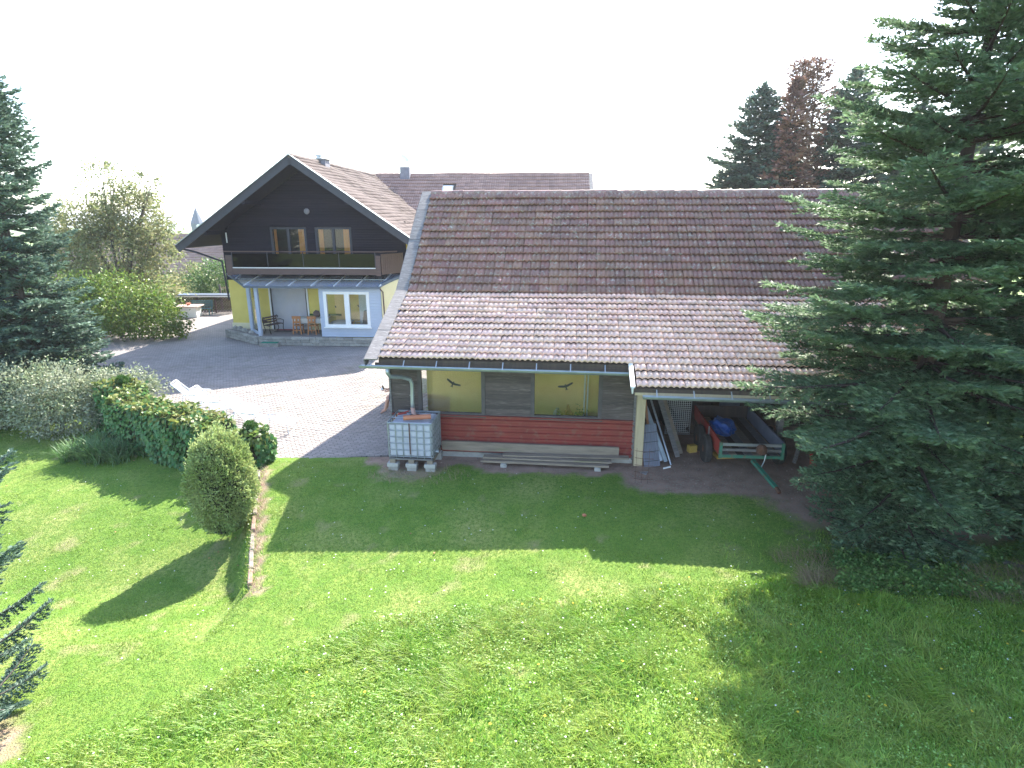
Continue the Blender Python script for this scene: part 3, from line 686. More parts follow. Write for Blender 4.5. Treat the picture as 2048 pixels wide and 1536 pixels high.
# roller shutter
sf = MB().span(-.12,-.04,1.94,2.1,.45,2.72).span(1.9,1.98,1.94,2.1,.45,2.72).build('door_frame', 'white', house)
MB().span(-.036,.02,1.95,2.1,.45,2.70).span(1.84,1.896,1.95,2.1,.45,2.70).build('shutter_guide', 'black_iron', sf)
mb = MB(); z = .46
while z < 2.7: mb.add([(.022,2.0,z),(1.838,2.0,z),(1.838,2.0,z+.055),(.022,2.0,z+.055),(.022,1.985,z+.012),(1.838,1.985,z+.012),(1.838,1.985,z+.045),(.022,1.985,z+.045)], [(0,1,5,4),(4,5,6,7),(7,6,2,3),(0,4,7,3),(1,2,6,5)]); z += .056
stuff(mb.build('roller_shutter', 'shutter', house))
# porch floor and stone base
PF = [(-2.62,2.0),(-2.62,2.0-.02),(.05,-.02),(6.45,-.02),(6.45,2.0)]
MB().prism([(-2.6,1.99),(.06,.12),(3.3,.12),(3.3,1.99)], .0, .452).build('porch_floor', mat('porch paving', (.24,.21,.19), (.17,.15,.14), rough=.9, scale=12, bump=.5), house)
base = MB().prism([(-2.58,1.95),(.06,.09),(6.42,.09),(6.42,.19),(.12,.19)], -.05, .38).build('stone_base', 'concrete', house)
def stone_course(a, b, z0, h, lens, depth=.14):
    a, b = Vector(a), Vector(b); d = (b-a); L_ = d.length; d.normalize(); x = 0; ang = math.atan2(d.y, d.x)
    while x < L_-.05:
        l = min(random.uniform(*lens), L_-x); p = a+d*(x+l/2)
        MB().box((p.x, p.y, z0+h/2), (l-.012, depth+random.uniform(-.012,.012), h-.012), rz=ang).build('stone', 'stone', base, bevel=.01); x += l
for k, (z0, h) in enumerate(((0,.15),(.15,.15),(.30,.14))):
    stone_course((-2.66,1.93,0), (.02,.0,0), z0, h, (.3,.55)); stone_course((.08,.0,0), (6.5,.0,0), z0, h, (.3,.55))
MB().span(.25,1.2,-.42,-.08,-.02,.18).build('step', 'stone', base)
# sunroom: blue grey boards
sx0, sx1, sy, sz0, sz1 = 3.28, 6.38, .12, .45, 2.86
wx0, wx1, wz0, wz1 = 3.52, 5.78, .95, 2.70
mb = MB(); z = sz0; bh = .14
sun = MB().span(sx0,wx0,sy+.03,sy+.12,sz0,sz1).span(wx1,sx1,sy+.03,sy+.12,sz0,sz1).span(wx0,wx1,sy+.03,sy+.12,sz0,wz0).span(wx0,wx1,sy+.03,sy+.12,wz1,sz1).span(sx0,sx0+.09,sy+.12,1.97,sz0,.95).span(sx0,sx0+.09,sy+.12,1.97,2.7,sz1).build('sunroom', 'blue_grey', house)
while z < sz1-.02:
    z1 = min(z+bh, sz1)
    ivs = [(sx0, sx1)] if (z1 <= wz0+.01 or z >= wz1-.01) else [(sx0, wx0-.0), (wx1, sx1)]
    for a_, b_ in ivs:
        MB().add([(a_,sy+.028,z),(b_,sy+.028,z),(b_,sy+.028,z1),(a_,sy+.028,z1),(a_,sy-.005,z),(b_,sy-.005,z),(b_,sy+.008,z1-.008),(a_,sy+.008,z1-.008)], [(0,3,2,1),(4,5,6,7),(0,1,5,4),(1,2,6,5),(2,3,7,6),(3,0,4,7)]).build('board', 'blue_grey', sun)
    z = z1
md = (wx0+wx1)/2+.02
fr = MB(); fz = sy-.03
fr.span(wx0-.02,wx0+.13,fz,sy+.14,wz0,wz1).span(wx1-.13,wx1+.02,fz,sy+.14,wz0,wz1).span(wx0+.13,wx1-.13,fz,sy+.14,wz1-.13,wz1).span(wx0+.13,wx1-.13,fz,sy+.14,wz0,wz0+.13).span(md-.12,md+.12,fz,sy+.14,wz0+.13,wz1-.13)
wn = fr.build('window', 'white', house)
MB().span(wx0+.13,md-.12,sy+.05,sy+.06,wz0+.13,wz1-.13).build('pane', GL, wn); MB().span(md+.12,wx1-.13,sy+.05,sy+.06,wz0+.13,wz1-.13).build('pane', GL, wn)
MB().span(wx0-.06,wx1+.08,sy-.12,sy-.031,wz0-.05,wz0-.001).build('window_sill', 'white', wn)
for cx_, cz_ in ((wx0+.55,1.95),(md+.55,2.0)):
    MB().prism([(cx_-.06,cz_+.05),(cx_-.02,cz_+.045),(cx_,cz_+.06),(cx_+.05,cz_-.05),(cx_+.02,cz_-.03),(cx_,cz_-.08),(cx_-.02,cz_)], sy+.04, sy+.045, axis='y').build('bird_sticker', 'sticker', wn)
MB().span(sx0+.05,6.4,.3,1.95,.44,.47).build('sunroom_floor', 'concrete', house)
MB().span(4.7,6.2,1.90,1.96,.5,2.7).build('inner_shutter', 'white', house)
MB().span(3.4,4.69,1.93,1.99,.47,2.9).build('sunroom_bright_panel', 'rough_yellow', house)  # added panel before the yellow wall; its brighter colour replaces missing sunroom light
# windbreak glass wall and posts at the left of the porch
for (px_, py_) in ((-.86,1.28),(.08,.22)): MB().span(px_-.08,px_+.08,py_-.08,py_+.08,.40,2.96).build('post', 'blue_grey', house)
MB().beam((-.8,1.21,.5),(.02,.28,.5),.06,.2).build('windbreak_rail', 'blue_grey', house)
MB().beam((-.8,1.21,2.88),(.02,.28,2.88),.06,.1).build('windbreak_rail', 'blue_grey', house)
MB().beam((-.8,1.21,1.72),(.02,.28,1.72),.012,2.2).build('windbreak_pane', GL, house)
# porch glass roof
fl = Vector((-.32,-.12,2.98)); fr_ = Vector((6.45,-.12,2.98)); bl = Vector((-2.1,1.75,3.40)); brr = Vector((6.95,1.75,3.40))
pr = MB().add([fl,fr_,brr,bl]+[v-Vector((0,0,.012)) for v in (fl,fr_,brr,bl)], [(0,1,2,3),(7,6,5,4),(0,4,5,1),(1,5,6,2),(2,6,7,3),(3,7,4,0)]).build('porch_roof', GL_ROOF, house)
MB().beam(fl+Vector((0,-.03,-.05)), fr_+Vector((0,-.03,-.05)), .09, .10).build('porch_gutter', 'slate', pr)
MB().beam(fl+Vector((-.02,0,-.03)), bl+Vector((-.02,0,-.03)), .05, .09).build('edge_trim', 'slate', pr)
for x in np.linspace(-.34, 6.4, 7):
    MB().beam((x,-.12,3.0), (x+.12,1.75,3.42), .045, .035).build('glazing_bar', 'white', pr)
MB().beam((-1.3,.95,3.20), (-1.3,1.75,3.42), .045, .035).build('glazing_bar', 'white', pr)
MB().beam((-1.1,.87,3.215), (6.6,.87,3.215), .02, .02).build('glazing_bar', 'galv', pr)
# curved yellow wall at the right with its blue window and flashing
cw = []; N_ = 7
for i in range(N_):
    t_ = i/(N_-1); cw.append(Vector((6.42+.95*t_, .14+2.3*t_-.35*math.sin(t_*PI), 2.92+.34*math.sin(t_*PI/2))))
vs = []
for p in cw: vs += [(p.x,p.y,0),(p.x,p.y,p.z)]
for p in cw: vs += [(p.x-.2,p.y+.12,0),(p.x-.2,p.y+.12,p.z)]
k = 2*N_; F = []
for i in range(N_-1): F += [(2*i,2*i+2,2*i+3,2*i+1),(k+2*i,k+2*i+1,k+2*i+3,k+2*i+2),(2*i+1,2*i+3,k+2*i+3,k+2*i+1)]
F += [(0,1,k+1,k)]
MB().add(vs, F).build('curved_wall', 'cream', house)
MB().tube([p+Vector((-.1,0,.06)) for p in cw], .11, 6).build('flashing', 'slate', house)
a_, b_ = cw[3], cw[6]
wq = MB().beam((a_.x+.04,a_.y-.02,1.6), (b_.x+.04,b_.y-.02,1.6), .03, 1.6).build('window', 'slate', house)
MB().beam((a_.x+.10,a_.y+.05,1.6), (b_.x+.05,b_.y-.10,1.6), .02, 1.42).build('pane', 'blue', wq)
MB().tube([(6.40,-.12,2.95),(6.42,-.05,2.85),(6.52,.05,2.7),(6.56,.05,.1)], .035, 8).build('downpipe', 'brown_board', house)
MB().tube([(RX-HWD-.1,.5,EZ-.12),(RX-HWD+.5,.9,EZ-.35),(GW0-.1,1.9,EZ-.85),(GW0-.08,2.1,2)], .05, 8).build('downpipe', 'fascia', house)

# ------------------------------------------------------------------ FAR BARN behind the house
fb = thing('tiled_barn', 'long tiled barn roof with a chimney and skylight behind the farmhouse', 'barn', HO, HA)
FY, FZ, FX0, FX1 = 14.7, 9.05, 1.6, 17.2
FD = 8.5
mb = MB().prism([(FY, FZ), (FY-FD, FZ-FD*SL), (FY-FD, FZ-FD*SL-.15), (FY, FZ-.2), (FY+7, FZ-7*SL-.15), (FY+7, FZ-7*SL)], FX0, FX1, axis='x')
froof = mb.build('roof', 'interior', fb)
d = Vector((0, 1, SL)).normalized(); nrm = Vector((0, -d.z, d.y)); spots = []
n = 26; Ls = FD*math.hypot(1, SL); st = Ls/n
for r in range(9, n):
    y = FY-FD+(r*st)*d.y; xs0 = max(FX0, RX+(RYB-y)-1.4)
    for c_ in range(int((FX1-xs0)/.3)):
        x = FX1-.3-c_*.3
        if 7.25 < x < 8.1 and 12.6 < y < 13.5: continue
        spots.append((Vector((x, FY-FD, FZ-FD*SL))+d*(r*st)+nrm*(.02+.03*math.sin(x*.8)*math.sin(r*.4)), Vector((1,0,0)), d, nrm))
tile_field(froof, spots, .30, st, 'tile_far', 0, lambda s: 0, amp=.045, humps=2, ns=7, lip=.04, lift=.05)
rc = MB().tube([(0,0,0),(.4,0,0)], [.11,.125], 8).build('ridge_tile', 'tile_far', froof); rc.location = (FX0,FY,FZ+.02)
for k in range(1, int((FX1-FX0)/.4)): inst(rc.data, 'ridge_tile', froof, Matrix.Translation((FX0+k*.4, FY, FZ+.02+.015*math.sin(k*.5))))
MB().beam((FX1+.12,FY,FZ+.06), (FX1+.12,FY-FD,FZ-FD*SL+.06), .26, .05).build('verge_board', 'grey_wood', froof)
MB().span(4.25,4.9,FY-.6,FY,FZ-.5,FZ+.5).build('chimney', 'chimney_s', froof)
dish = MB().lathe([(.0,0),(.2,.03),(.36,.12),(.35,.125),(.2,.04)], 14).build('satellite_dish', 'white', froof, loc=(4.45,FY-.3,FZ+1.0), rot=(1.0,0,.9))
MB().tube([(4.5,FY-.2,FZ+.5),(4.5,FY-.2,FZ+1.0)], .02, 6).build('dish_mast', 'galv', froof)
ys = 13.05; zs = FZ-(FY-ys)*SL
sk = MB().box((7.68,ys,zs+.06), (.72,.95,.08), rx=math.atan(SL)).build('skylight', 'zinc', froof)
MB().box((7.68,ys-.03,zs+.115), (.56,.75,.02), rx=math.atan(SL)).build('pane', mat('skylight glass', (.55,.62,.66), rough=.08, spec=1.), sk)
MB().span(FX0+2,FX1-.4,FY-7,FY-6.8,0,FZ-7*SL-.1).span(FX1-.6,FX1-.4,FY-6.8,FY+6,0,FZ-6*SL-.2).build('wall', 'cream', fb)

# ------------------------------------------------------------------ village house and church tower
def village():
    v = thing('village_house', 'distant house with a wide red tiled roof seen beneath the farmhouse eave', 'house', (-34.5, 62, 0), math.radians(-3))
    z0, z1, x0, x1, D_ = .55, 4.55, -12, 9, 6.4
    r = MB().prism([(0,z1),(-D_,z0),(-D_,z0-.2),(0,z1-.25),(D_,z0-.2),(D_,z0)], x0, x1, axis='x').build('roof', 'interior', v)
    d = Vector((0, D_, z1-z0)).normalized(); nrm = Vector((0,-d.z,d.y)); L_ = math.hypot(D_, z1-z0); n = 19; sp = []
    for q in range(n):
        for c_ in range(int((x1-x0)/.4)): sp.append((Vector((x0+c_*.4,-D_,z0))+d*(q*L_/n)+nrm*.02, Vector((1,0,0)), d, nrm))
    tile_field(r, sp, .4, L_/n, 'tile_far', 0, lambda s: 0, amp=.03, humps=2, ns=7, lip=.05, lift=.06)
    MB().span(x0,x1,-.12,.12,z1-.02,z1+.1).build('ridge', 'tile_far', r)
    MB().span(x0+.5,x1-.5,-D_+.6,D_-.6,-4,z0).build('wall', 'cream', v)
    MB().tube([(x0,-D_-.08,z0-.1),(x1,-D_-.08,z0-.1)], .09, 6).build('gutter', 'fascia', r)
village()
def church():
    c = thing('church_tower', 'dark slate church spire with a clock, poking up beyond the village roofs', 'church', (-86.8, 170, -9), math.radians(20))
    MB().span(-1.6,1.6,-1.6,1.6,-2,11.5).build('tower', 'chimney_s', c)
    V = []; F = []
    for k in range(8): a = PI/4*k+PI/8; V.append((1.55*math.cos(a),1.55*math.sin(a),11.5))
    for k in range(8): a = PI/4*k+PI/8; V.append((1.75*math.cos(a),1.75*math.sin(a),13.6))
    V.append((0,0,18.1)); F = [(k,(k+1)%8,8+(k+1)%8,8+k) for k in range(8)]+[(8+k,8+(k+1)%8,16) for k in range(8)]
    MB().add(V, F).build('spire', 'spire', c)
    cl = MB().lathe([(.55,0),(.55,.08),(.35,.085),(.35,.12)], 16).build('clock_face', 'white', c, loc=(.42,-1.58,12.9), rot=(PI/2,0,.2))
    MB().tube([(0,0,18.0),(0,0,18.9)], .05, 5).build('cross', 'black_iron', c)
church()
M['weed'] = fol('weed leaves', (.10,.19,.05), (.16,.26,.06), trans=.35)
M['edging_stone'] = mat('mossy edging stone', (.30,.26,.22), (.17,.145,.12), rough=.95, scale=9, bump=.9, c3=(.12,.15,.06), c3scale=7)
M['edging_red'] = mat('reddish edging stone', (.34,.22,.17), (.20,.14,.11), rough=.95, scale=9, bump=.9)
M['white_stone'] = mat('whitewashed block', (.48,.46,.43), (.36,.34,.31), rough=.95, scale=6, bump=.5)
# ================================================================== OBJECTS AROUND THE BARN
# --- caged water tank
tk = thing('water_tank', 'milky white plastic water tank in a steel cage on a pallet at the barn corner', 'water tank', bw(-5.6, -.62, 0), BA)
TW_, TD_, T0, T1 = 1.12, .98, .36, 1.27
body = MB().box((0,0,(T0+T1)/2+.0), (TW_-.05, TD_-.05, T1-T0-.03)).build('tank', 'plastic_white', tk, bevel=.07, smooth=False)
# swollen cells between the bars
mb = MB()
for i in range(6):
    for j in range(5):
        cx = -TW_/2+.115+i*.178; cz = T0+.12+j*.17
        mb.box((cx, -TD_/2+.022, cz), (.15,.03,.14), taper=1)
        if i < 5: mb.box((TW_/2-.022, -TD_/2+.13+i*.18, cz), (.03,.15,.14))
stuff(mb.build('tank_bulges', 'plastic_white', body, bevel=.012))
for k in range(6):
    z = T0+.03+k*(T1-T0-.05)/5
    MB().tube([(-TW_/2,-TD_/2,z),(TW_/2,-TD_/2,z),(TW_/2,TD_/2,z),(-TW_/2,TD_/2,z),(-TW_/2,-TD_/2+.01,z)], .011, 6).build('cage_ring', 'galv', tk)
for k in range(7):
    x = -TW_/2+.02+k*(TW_-.04)/6
    MB().tube([(x,-TD_/2-.012,T0),(x,-TD_/2-.012,T1),(x,-TD_/2+.03,T1+.012)], .010, 6).build('cage_bar', 'galv', tk)
    MB().tube([(x,TD_/2+.012,T0),(x,TD_/2+.012,T1)], .010, 6).build('cage_bar', 'galv', tk)
for k in range(6):
    y = -TD_/2+.05+k*(TD_-.1)/5
    for s in (-1, 1): MB().tube([(s*(TW_/2+.012),y,T0),(s*(TW_/2+.012),y,T1)], .010, 6).build('cage_bar', 'galv', tk)
MB().tube([(-TW_/2,-TD_/2,T1+.01),(TW_/2,-TD_/2,T1+.01),(TW_/2,TD_/2,T1+.01),(-TW_/2,TD_/2,T1+.01),(-TW_/2,-TD_/2+.01,T1+.01)], .018, 6).build('top_frame', 'galv', tk)
MB().tube([(-TW_/2,-.1,T1+.02),(TW_/2,-.14,T1+.02)], .014, 6).build('cross_bar', 'galv', tk)
MB().box((.0,-TD_/2-.022,(T0+T1)/2+.06), (.028,.012,.82)).build('seam_strip', 'rust', tk)
MB().lathe([(.17,0),(.17,.03),(.14,.05)], 16, (0,.05,T1-.012)).build('tank_lid', 'dark', tk)
MB().tube([(TW_/2-.02,-.2,T0+.08),(TW_/2+.1,-.2,T0+.08)], .035, 8).tube([(TW_/2+.06,-.2,T0+.08),(TW_/2+.06,-.2,T0+.17),(TW_/2+.06,-.12,T0+.17)], .012, 6).build('outlet_valve', 'galv', tk)
pal = MB().span(-TW_/2,TW_/2,-TD_/2-.01,-TD_/2+.09,.30,.335).build('pallet', 'grey_wood', tk)
for y in (-.22,.0,.22,.44): MB().span(-TW_/2,TW_/2,y-.05,y+.05,.30,.335).build('pallet_board', 'grey_wood', pal)
for x in (-.48,0,.48):
    MB().span(x-.07,x+.07,-TD_/2,TD_/2,.20,.298).build('pallet_runner', 'mossy', pal)
    MB().span(x-.14,x+.14,-TD_/2-.03,-TD_/2+.16,.10,.198).build('support_block', 'white_stone', tk, bevel=.006)
    MB().span(x-.12,x+.12,-TD_/2,-TD_/2+.2,-.12,.098).build('support_block', 'concrete', tk, bevel=.006)
    MB().span(x-.12,x+.12,TD_/2-.2,TD_/2,-.12,.198).build('support_block', 'concrete', tk, bevel=.006)
def rbw(x0, y0, z0, x1, y1, z1, r, n=12): return MB().tube([bw(x0,y0,z0), bw(x1,y1,z1)], r, n)
o = rbw(-5.78,-.98,T1+.10,-5.12,-.80,T1+.10,.065).build('drain_pipe', 'terracotta', None, smooth=False)
tag(o, 'loose orange drain pipe lying on top of the white water tank', 'pipe')
t_ = thing('scraper', 'small red plastic scraper lying on the back left of the tank', 'tool', bw(-5.93,-.55,T1+.05), .4)
MB().box((0,0,.02), (.22,.10,.03)).build('blade', 'red_paint', t_, bevel=.01); MB().tube([(0,0,.03),(.2,.06,.05)], .015, 6).build('handle', 'red_paint', t_)
# --- timber lying along the wall
def plank(a, b, wd, th, label, m='mossy', up=(0,0,1), sag=0):
    a, b = Vector(a), Vector(b); n = 7; mb = MB(); rows = []
    d = (b-a).normalized(); sx = d.cross(Vector(up)).normalized(); uz = sx.cross(d); V = []; F = []
    for i in range(n):
        t_ = i/(n-1); p = a.lerp(b, t_)-Vector((0,0,sag*math.sin(t_*PI))); ww = wd*(1+random.uniform(-.06,.06)); hh = th*(1+random.uniform(-.1,.1))
        V += [p+sx*u*ww/2+uz*v*hh/2 for u, v in ((-1,-1),(1,-1),(1,1),(-1,1))]
    for i in range(n-1):
        for j in range(4): F.append((i*4+j, i*4+(j+1)%4, i*4+4+(j+1)%4, i*4+4+j))
    F += [(3,2,1,0), tuple(4*(n-1)+j for j in range(4))]
    o = MB().add(V, F).build('timber_plank', m); return tag(o, label, 'plank', 'old timber along the barn wall')
plank(bw(-5.0,-.16,.36), bw(-.35,-.18,.36), .07, .24, 'longest weathered timber beam lying on edge against the red metal wall')
plank(bw(-3.35,-.36,.235), bw(-.1,-.30,.26), .18, .035, 'uppermost flat grey plank of the pile beneath the long beam')
plank(bw(-3.85,-.42,.185), bw(-.55,-.44,.19), .2, .045, 'middle flat grey plank of the pile beside the barn wall')
plank(bw(-3.9,-.5,.12), bw(-.62,-.54,.12), .2, .05, 'lowest front plank of the pile, nearest the lawn')
plank(bw(-3.2,-.30,.13), bw(-.75,-.30,.13), .18, .05, 'bottom rear plank of the pile, tight against the wall')
for x, l in ((-3.3,'left'), (-.9,'right')):
    o = MB().box((0,0,0), (.16,.5,.13)).build('support_block', 'concrete', None, loc=bw(x,-.42,.03), rot=(0,0,BA), bevel=.01); tag(o, f'low concrete block carrying the {l} end of the plank pile', 'block')
# --- things leaning in the shed mouth
def lean(name, a, b, shape, m, label, cat, group=None, wd=.1, th=.03, r=.03):
    if shape == 'tube': o = MB().tube([a, b], r, 8).build(name, m)
    else: o = MB().beam(a, b, wd, th, up=(0,-1,.3)).build(name, m)
    return tag(o, label, cat, group)
pn = thing('roof_panel', 'dark ribbed roofing panel leaning on the pale post', 'roof panel', bw(.52,-.22,0), BA)
pn.rotation_euler = (-.16, -.12, BA+.12)
for i in range(7): MB().span(-.21+i*.06,-.21+i*.06+.052,-.012,.012+.012*(i%2),.0,1.12).build('rib', 'grey_blue', pn)
for z in (.15,.4,.65,.9): MB().span(-.21,.208,-.024,-.013,z,z+.012).build('seam', 'black_iron', pn)
G_ = 'bars and poles leaning at the shed opening'
lean('metal_pipe', bw(1.02,-.05,0), bw(.30,1.3,2.15), 'tube', 'galv', 'long bright metal pipe leaning furthest right over the other poles', 'pipe', G_, r=.028)
lean('metal_channel', bw(.92,.15,0), bw(.28,1.0,1.55), 'beam', 'zinc', 'shorter grey metal channel leaning left of the bright pipe', 'metal bar', G_, wd=.1, th=.06)
lean('metal_channel', bw(.80,.2,0), bw(.18,1.2,1.75), 'beam', 'galv', 'pale metal channel leaning just behind the dark roofing panel', 'metal bar', G_, wd=.09, th=.05)
lean('wooden_board', bw(1.28,.5,0), bw(.62,1.6,2.0), 'beam', 'grey_wood', 'grey wooden board leaning at the right of the pole stack', 'board', G_, wd=.13, th=.03)
lean('wooden_board', bw(1.40,.75,0), bw(.75,1.8,1.95), 'beam', 'mossy', 'mossy wooden board leaning rearmost in the pole stack', 'board', G_, wd=.12, th=.03)
lean('wooden_batten', bw(.55,.3,0), bw(.30,.7,1.9), 'beam', 'orange', 'upright orange brown batten beside the pale post', 'board', G_, wd=.06, th=.04)
lean('wooden_board', bw(.30,.45,0), bw(.22,.9,2.1), 'beam', 'interior', 'dark brown plank standing directly behind the pale post', 'board', G_, wd=.2, th=.03)
lean('plastic_trim', bw(.78,-.35,.02), bw(.98,-.22,.02), 'beam', 'white', 'short white trim offcut lying on the soil by the roofing panel', 'offcut', None, wd=.04, th=.02)
o = MB().prism([(0,0),(.24,.03),(.12,-.16)], 0, .015).build('sheet_offcut', 'galv', None, loc=bw(.15,-.62,.0)+Vector((0,0,.0)), rot=(.05,.05,.1)); tag(o, 'triangular grey sheet offcut lying on soil below the panel', 'offcut')
ms = thing('wire_mesh', 'white wire mesh panel standing at the back of the shed', 'mesh panel', bw(1.55,2.3,0), BA)
MB().tube([(-.35,0,.0),(-.35,0,1.2),(.35,0,1.2),(.35,0,0),(-.35,0,0.01)], .015, 6).build('frame', 'galv', ms)
mb = MB()
for i in range(13): mb.tube([(-.35+i*.058,0,0),(-.35+i*.058,0,1.2)], .006, 4)
for i in range(21): mb.tube([(-.35,.008,i*.06),(.35,.008,i*.06)], .006, 4)
stuff(mb.build('wires', 'white', ms))
# wire fence roll against the post
wf = thing('garden_fence_wire', 'dark wire mesh strung across the pale corner post', 'wire mesh', bw(.1,-1.26,0), BA)
for z in (.12,.3,.48,.66,.84): MB().tube([(-.16,0,z),(.02,-.03,z-.01),(.3,.02,z-.03)], .006, 4).build('wire', 'rust', wf)
for x in (-.12,.03,.18): MB().tube([(x,0,.0),(x,0,.9)], .005, 4).build('wire', 'rust', wf)
# --- farm trailer
tr = thing('farm_trailer', 'flat farm trailer with red side, grey drop front and green metal frame in the shed', 'trailer', bw(2.88, -.42, 0), BA+.02)
zb_ = .5; LN = 2.95; WD = 1.5
MB().span(-WD/2,WD/2,0,LN,zb_-.09,zb_-.04).build('chassis', 'green_paint', tr)
x = -WD/2+.03; k = 0
while x < WD/2-.05:
    wd = random.uniform(.17,.26); wd = min(wd, WD/2-.03-x)
    MB().span(x, x+wd-.012, .02, LN-.02, zb_-.038, zb_).build('floor_board', ('grey_wood','mossy','interior')[k % 3], tr); x += wd; k += 1
MB().span(-WD/2-.035,-WD/2-.003,.05,LN,zb_-.03,zb_+.34).build('side_board', 'red_paint', tr)
MB().span(WD/2+.003,WD/2+.035,.05,LN,zb_-.03,zb_+.34).build('side_board', 'grey_blue', tr)
MB().span(-WD/2,WD/2,LN+.003,LN+.035,zb_-.03,zb_+.34).build('tail_board', 'interior', tr)
for z, m_ in ((zb_+.27,'galv'),(zb_+.13,'grey_wood')): MB().span(-WD/2+.04,WD/2-.04,-.015,.015,z-.035,z+.035).build('front_rail', m_, tr)
MB().span(-WD/2+.04,WD/2-.04,-.02,.02,zb_-.07,zb_-.01).build('front_rail', 'green_paint', tr)
for s in (-1, 1): MB().span(s*WD/2-.035,s*WD/2+.035,-.03,.03,zb_-.1,zb_+.33).build('corner_stake', 'green_paint', tr)
MB().span(-WD/2-.06,-WD/2-.036,1.05,1.11,zb_-.06,zb_+.36).build('stake', 'galv', tr)
MB().lathe([(.05,-.1),(.12,-.08),(.13,.06),(.08,.12),(.03,.14)], 12, (.2,-.12,zb_+.19)).build('winch', 'rust', tr)
MB().tube([(.35,-.05,zb_+.2),(.30,-.1,zb_-.1),(.22,-.16,.25)], .014, 6).build('crank', 'galv', tr)
MB().beam((.05,0,zb_-.14), (.3,-1.05,.12), .09, .07).build('drawbar', 'green_paint', tr)
MB().tube([(.3,-1.05,.12),(.33,-1.2,.07)], .05, 8).build('hitch', 'rust', tr)
def wheel(x, y, parent, r=.37, wd=.17):
    w_ = MB().lathe([(r*.6,-wd/2),(r*.93,-wd/2),(r,-wd/2+.04),(r,wd/2-.04),(r*.93,wd/2),(r*.6,wd/2)], 24).build('wheel', 'rubber', parent, loc=(x,y,r), rot=(0,PI/2,0), smooth=False)
    MB().lathe([(.05,-wd/2-.01),(r*.58,-wd/2+.03),(r*.6,wd/2-.03),(.05,wd/2)], 16).build('rim', 'rust', w_)
for y in (.72,1.5): wheel(-WD/2-.17, y, tr); wheel(WD/2+.17, y, tr)
for y in (.72,1.5): MB().tube([(-WD/2-.1,y,.37),(WD/2+.1,y,.37)], .035, 6).build('axle', 'rust', tr)
# tarpaulin bundle
def lump(name, c, r, m, label, cat, seed=0, parent=None):
    bm = bmesh.new(); bmesh.ops.create_icosphere(bm, subdivisions=3, radius=1); rr = random.Random(seed)
    ph = [rr.uniform(0,6) for _ in range(6)]
    for v in bm.verts:
        k = 1+.16*math.sin(v.co.x*5+ph[0])*math.cos(v.co.y*4+ph[1])+.09*math.sin(v.co.z*9+ph[2]+v.co.x*6)+.05*math.sin(v.co.y*15+ph[3])
        v.co = Vector((v.co.x*r[0]*k, v.co.y*r[1]*k, max(v.co.z, -.55)*r[2]*k))
    me = bpy.data.meshes.new(name); bm.to_mesh(me); bm.free(); me.materials.append(M[m])
    o = bpy.data.objects.new(name, me); o.location = c; link(o, parent)
    if label: tag(o, label, cat)
    return o
lump('tarpaulin', bw(2.55,1.25,zb_+.13), (.36,.42,.24), 'tarp', 'crumpled blue tarpaulin lying on the trailer bed', 'tarpaulin', 3)
o = MB().box((0,0,0), (.24,.16,.2)).build('plastic_crate', 'ochre', None, loc=bw(1.72,.9,.11), rot=(0,0,.3), bevel=.01); tag(o, 'small yellow crate on the ground beside the trailer wheel', 'crate')
o = MB().box((0,0,0), (.5,.3,.10)).build('wood_block', 'ochre', None, loc=bw(2.5,.6,.07), rot=(0,0,.1), bevel=.01); tag(o, 'yellow timber offcut lying under the trailer front', 'timber')
tw = thing('car_tyre', 'black tyre lying against the back boards of the shed behind the trailer', 'tyre', bw(1.35,2.9,.33), .5); tw.rotation_euler = (0,1.35,.5)
MB().lathe([(.2,-.09),(.3,-.09),(.33,-.05),(.33,.05),(.3,.09),(.2,.09)], 20).build('tread', 'rubber', tw)
lump('brown_sack', bw(1.9,2.6,.2), (.3,.3,.4), 'interior', 'brown bulging sack standing behind the trailer wheels', 'sack', 5)
# red implement
ri = thing('farm_implement', 'red curved farm implement parked half hidden under the fir', 'implement', bw(5.2,.3,0), BA)
MB().tube([(-.55,0,.0),(-.6,0,.35),(-.5,0,.65),(-.25,0,.82),(.9,0,.86)], .045, 8).build('curved_frame', 'red_paint', ri)
MB().tube([(-.5,0,.62),(.9,.1,.6)], .035, 8).build('cross_beam', 'red_paint', ri)
for i in range(5): MB().tube([(-.2+i*.25,.02,.84),(-.22+i*.25,-.1,.45),(-.12+i*.25,-.16,.1)], .02, 6).build('tine', 'rust', ri)
MB().beam((-.95,.1,0),(-.7,.3,1.1),.08,.06).build('wooden_prop', 'grey_wood', ri)
# --- inside the annexe
G2 = 'white poles behind the right window'
for x, l in ((-1.24,'left'), (-1.15,'right')):
    lean('white_pole', bw(x,1.75,.05), bw(x+.02,1.9,2.6), 'tube', 'white', f'white pole standing inside the right barn window, {l} one of the pair', 'pole', G2, r=.022)
def fbundle(c, r, n, m, name, label, cat, leaf=.1, seed=1):
    rr = np.random.default_rng(seed); P = rr.normal(0, .45, (n, 3))*np.array(r)+np.array(c); D = rr.normal(0, 1, (n, 3)); D /= np.linalg.norm(D, axis=1)[:, None]
    return leafmesh(name, P, D, leaf, leaf*.5, m, seed=seed)

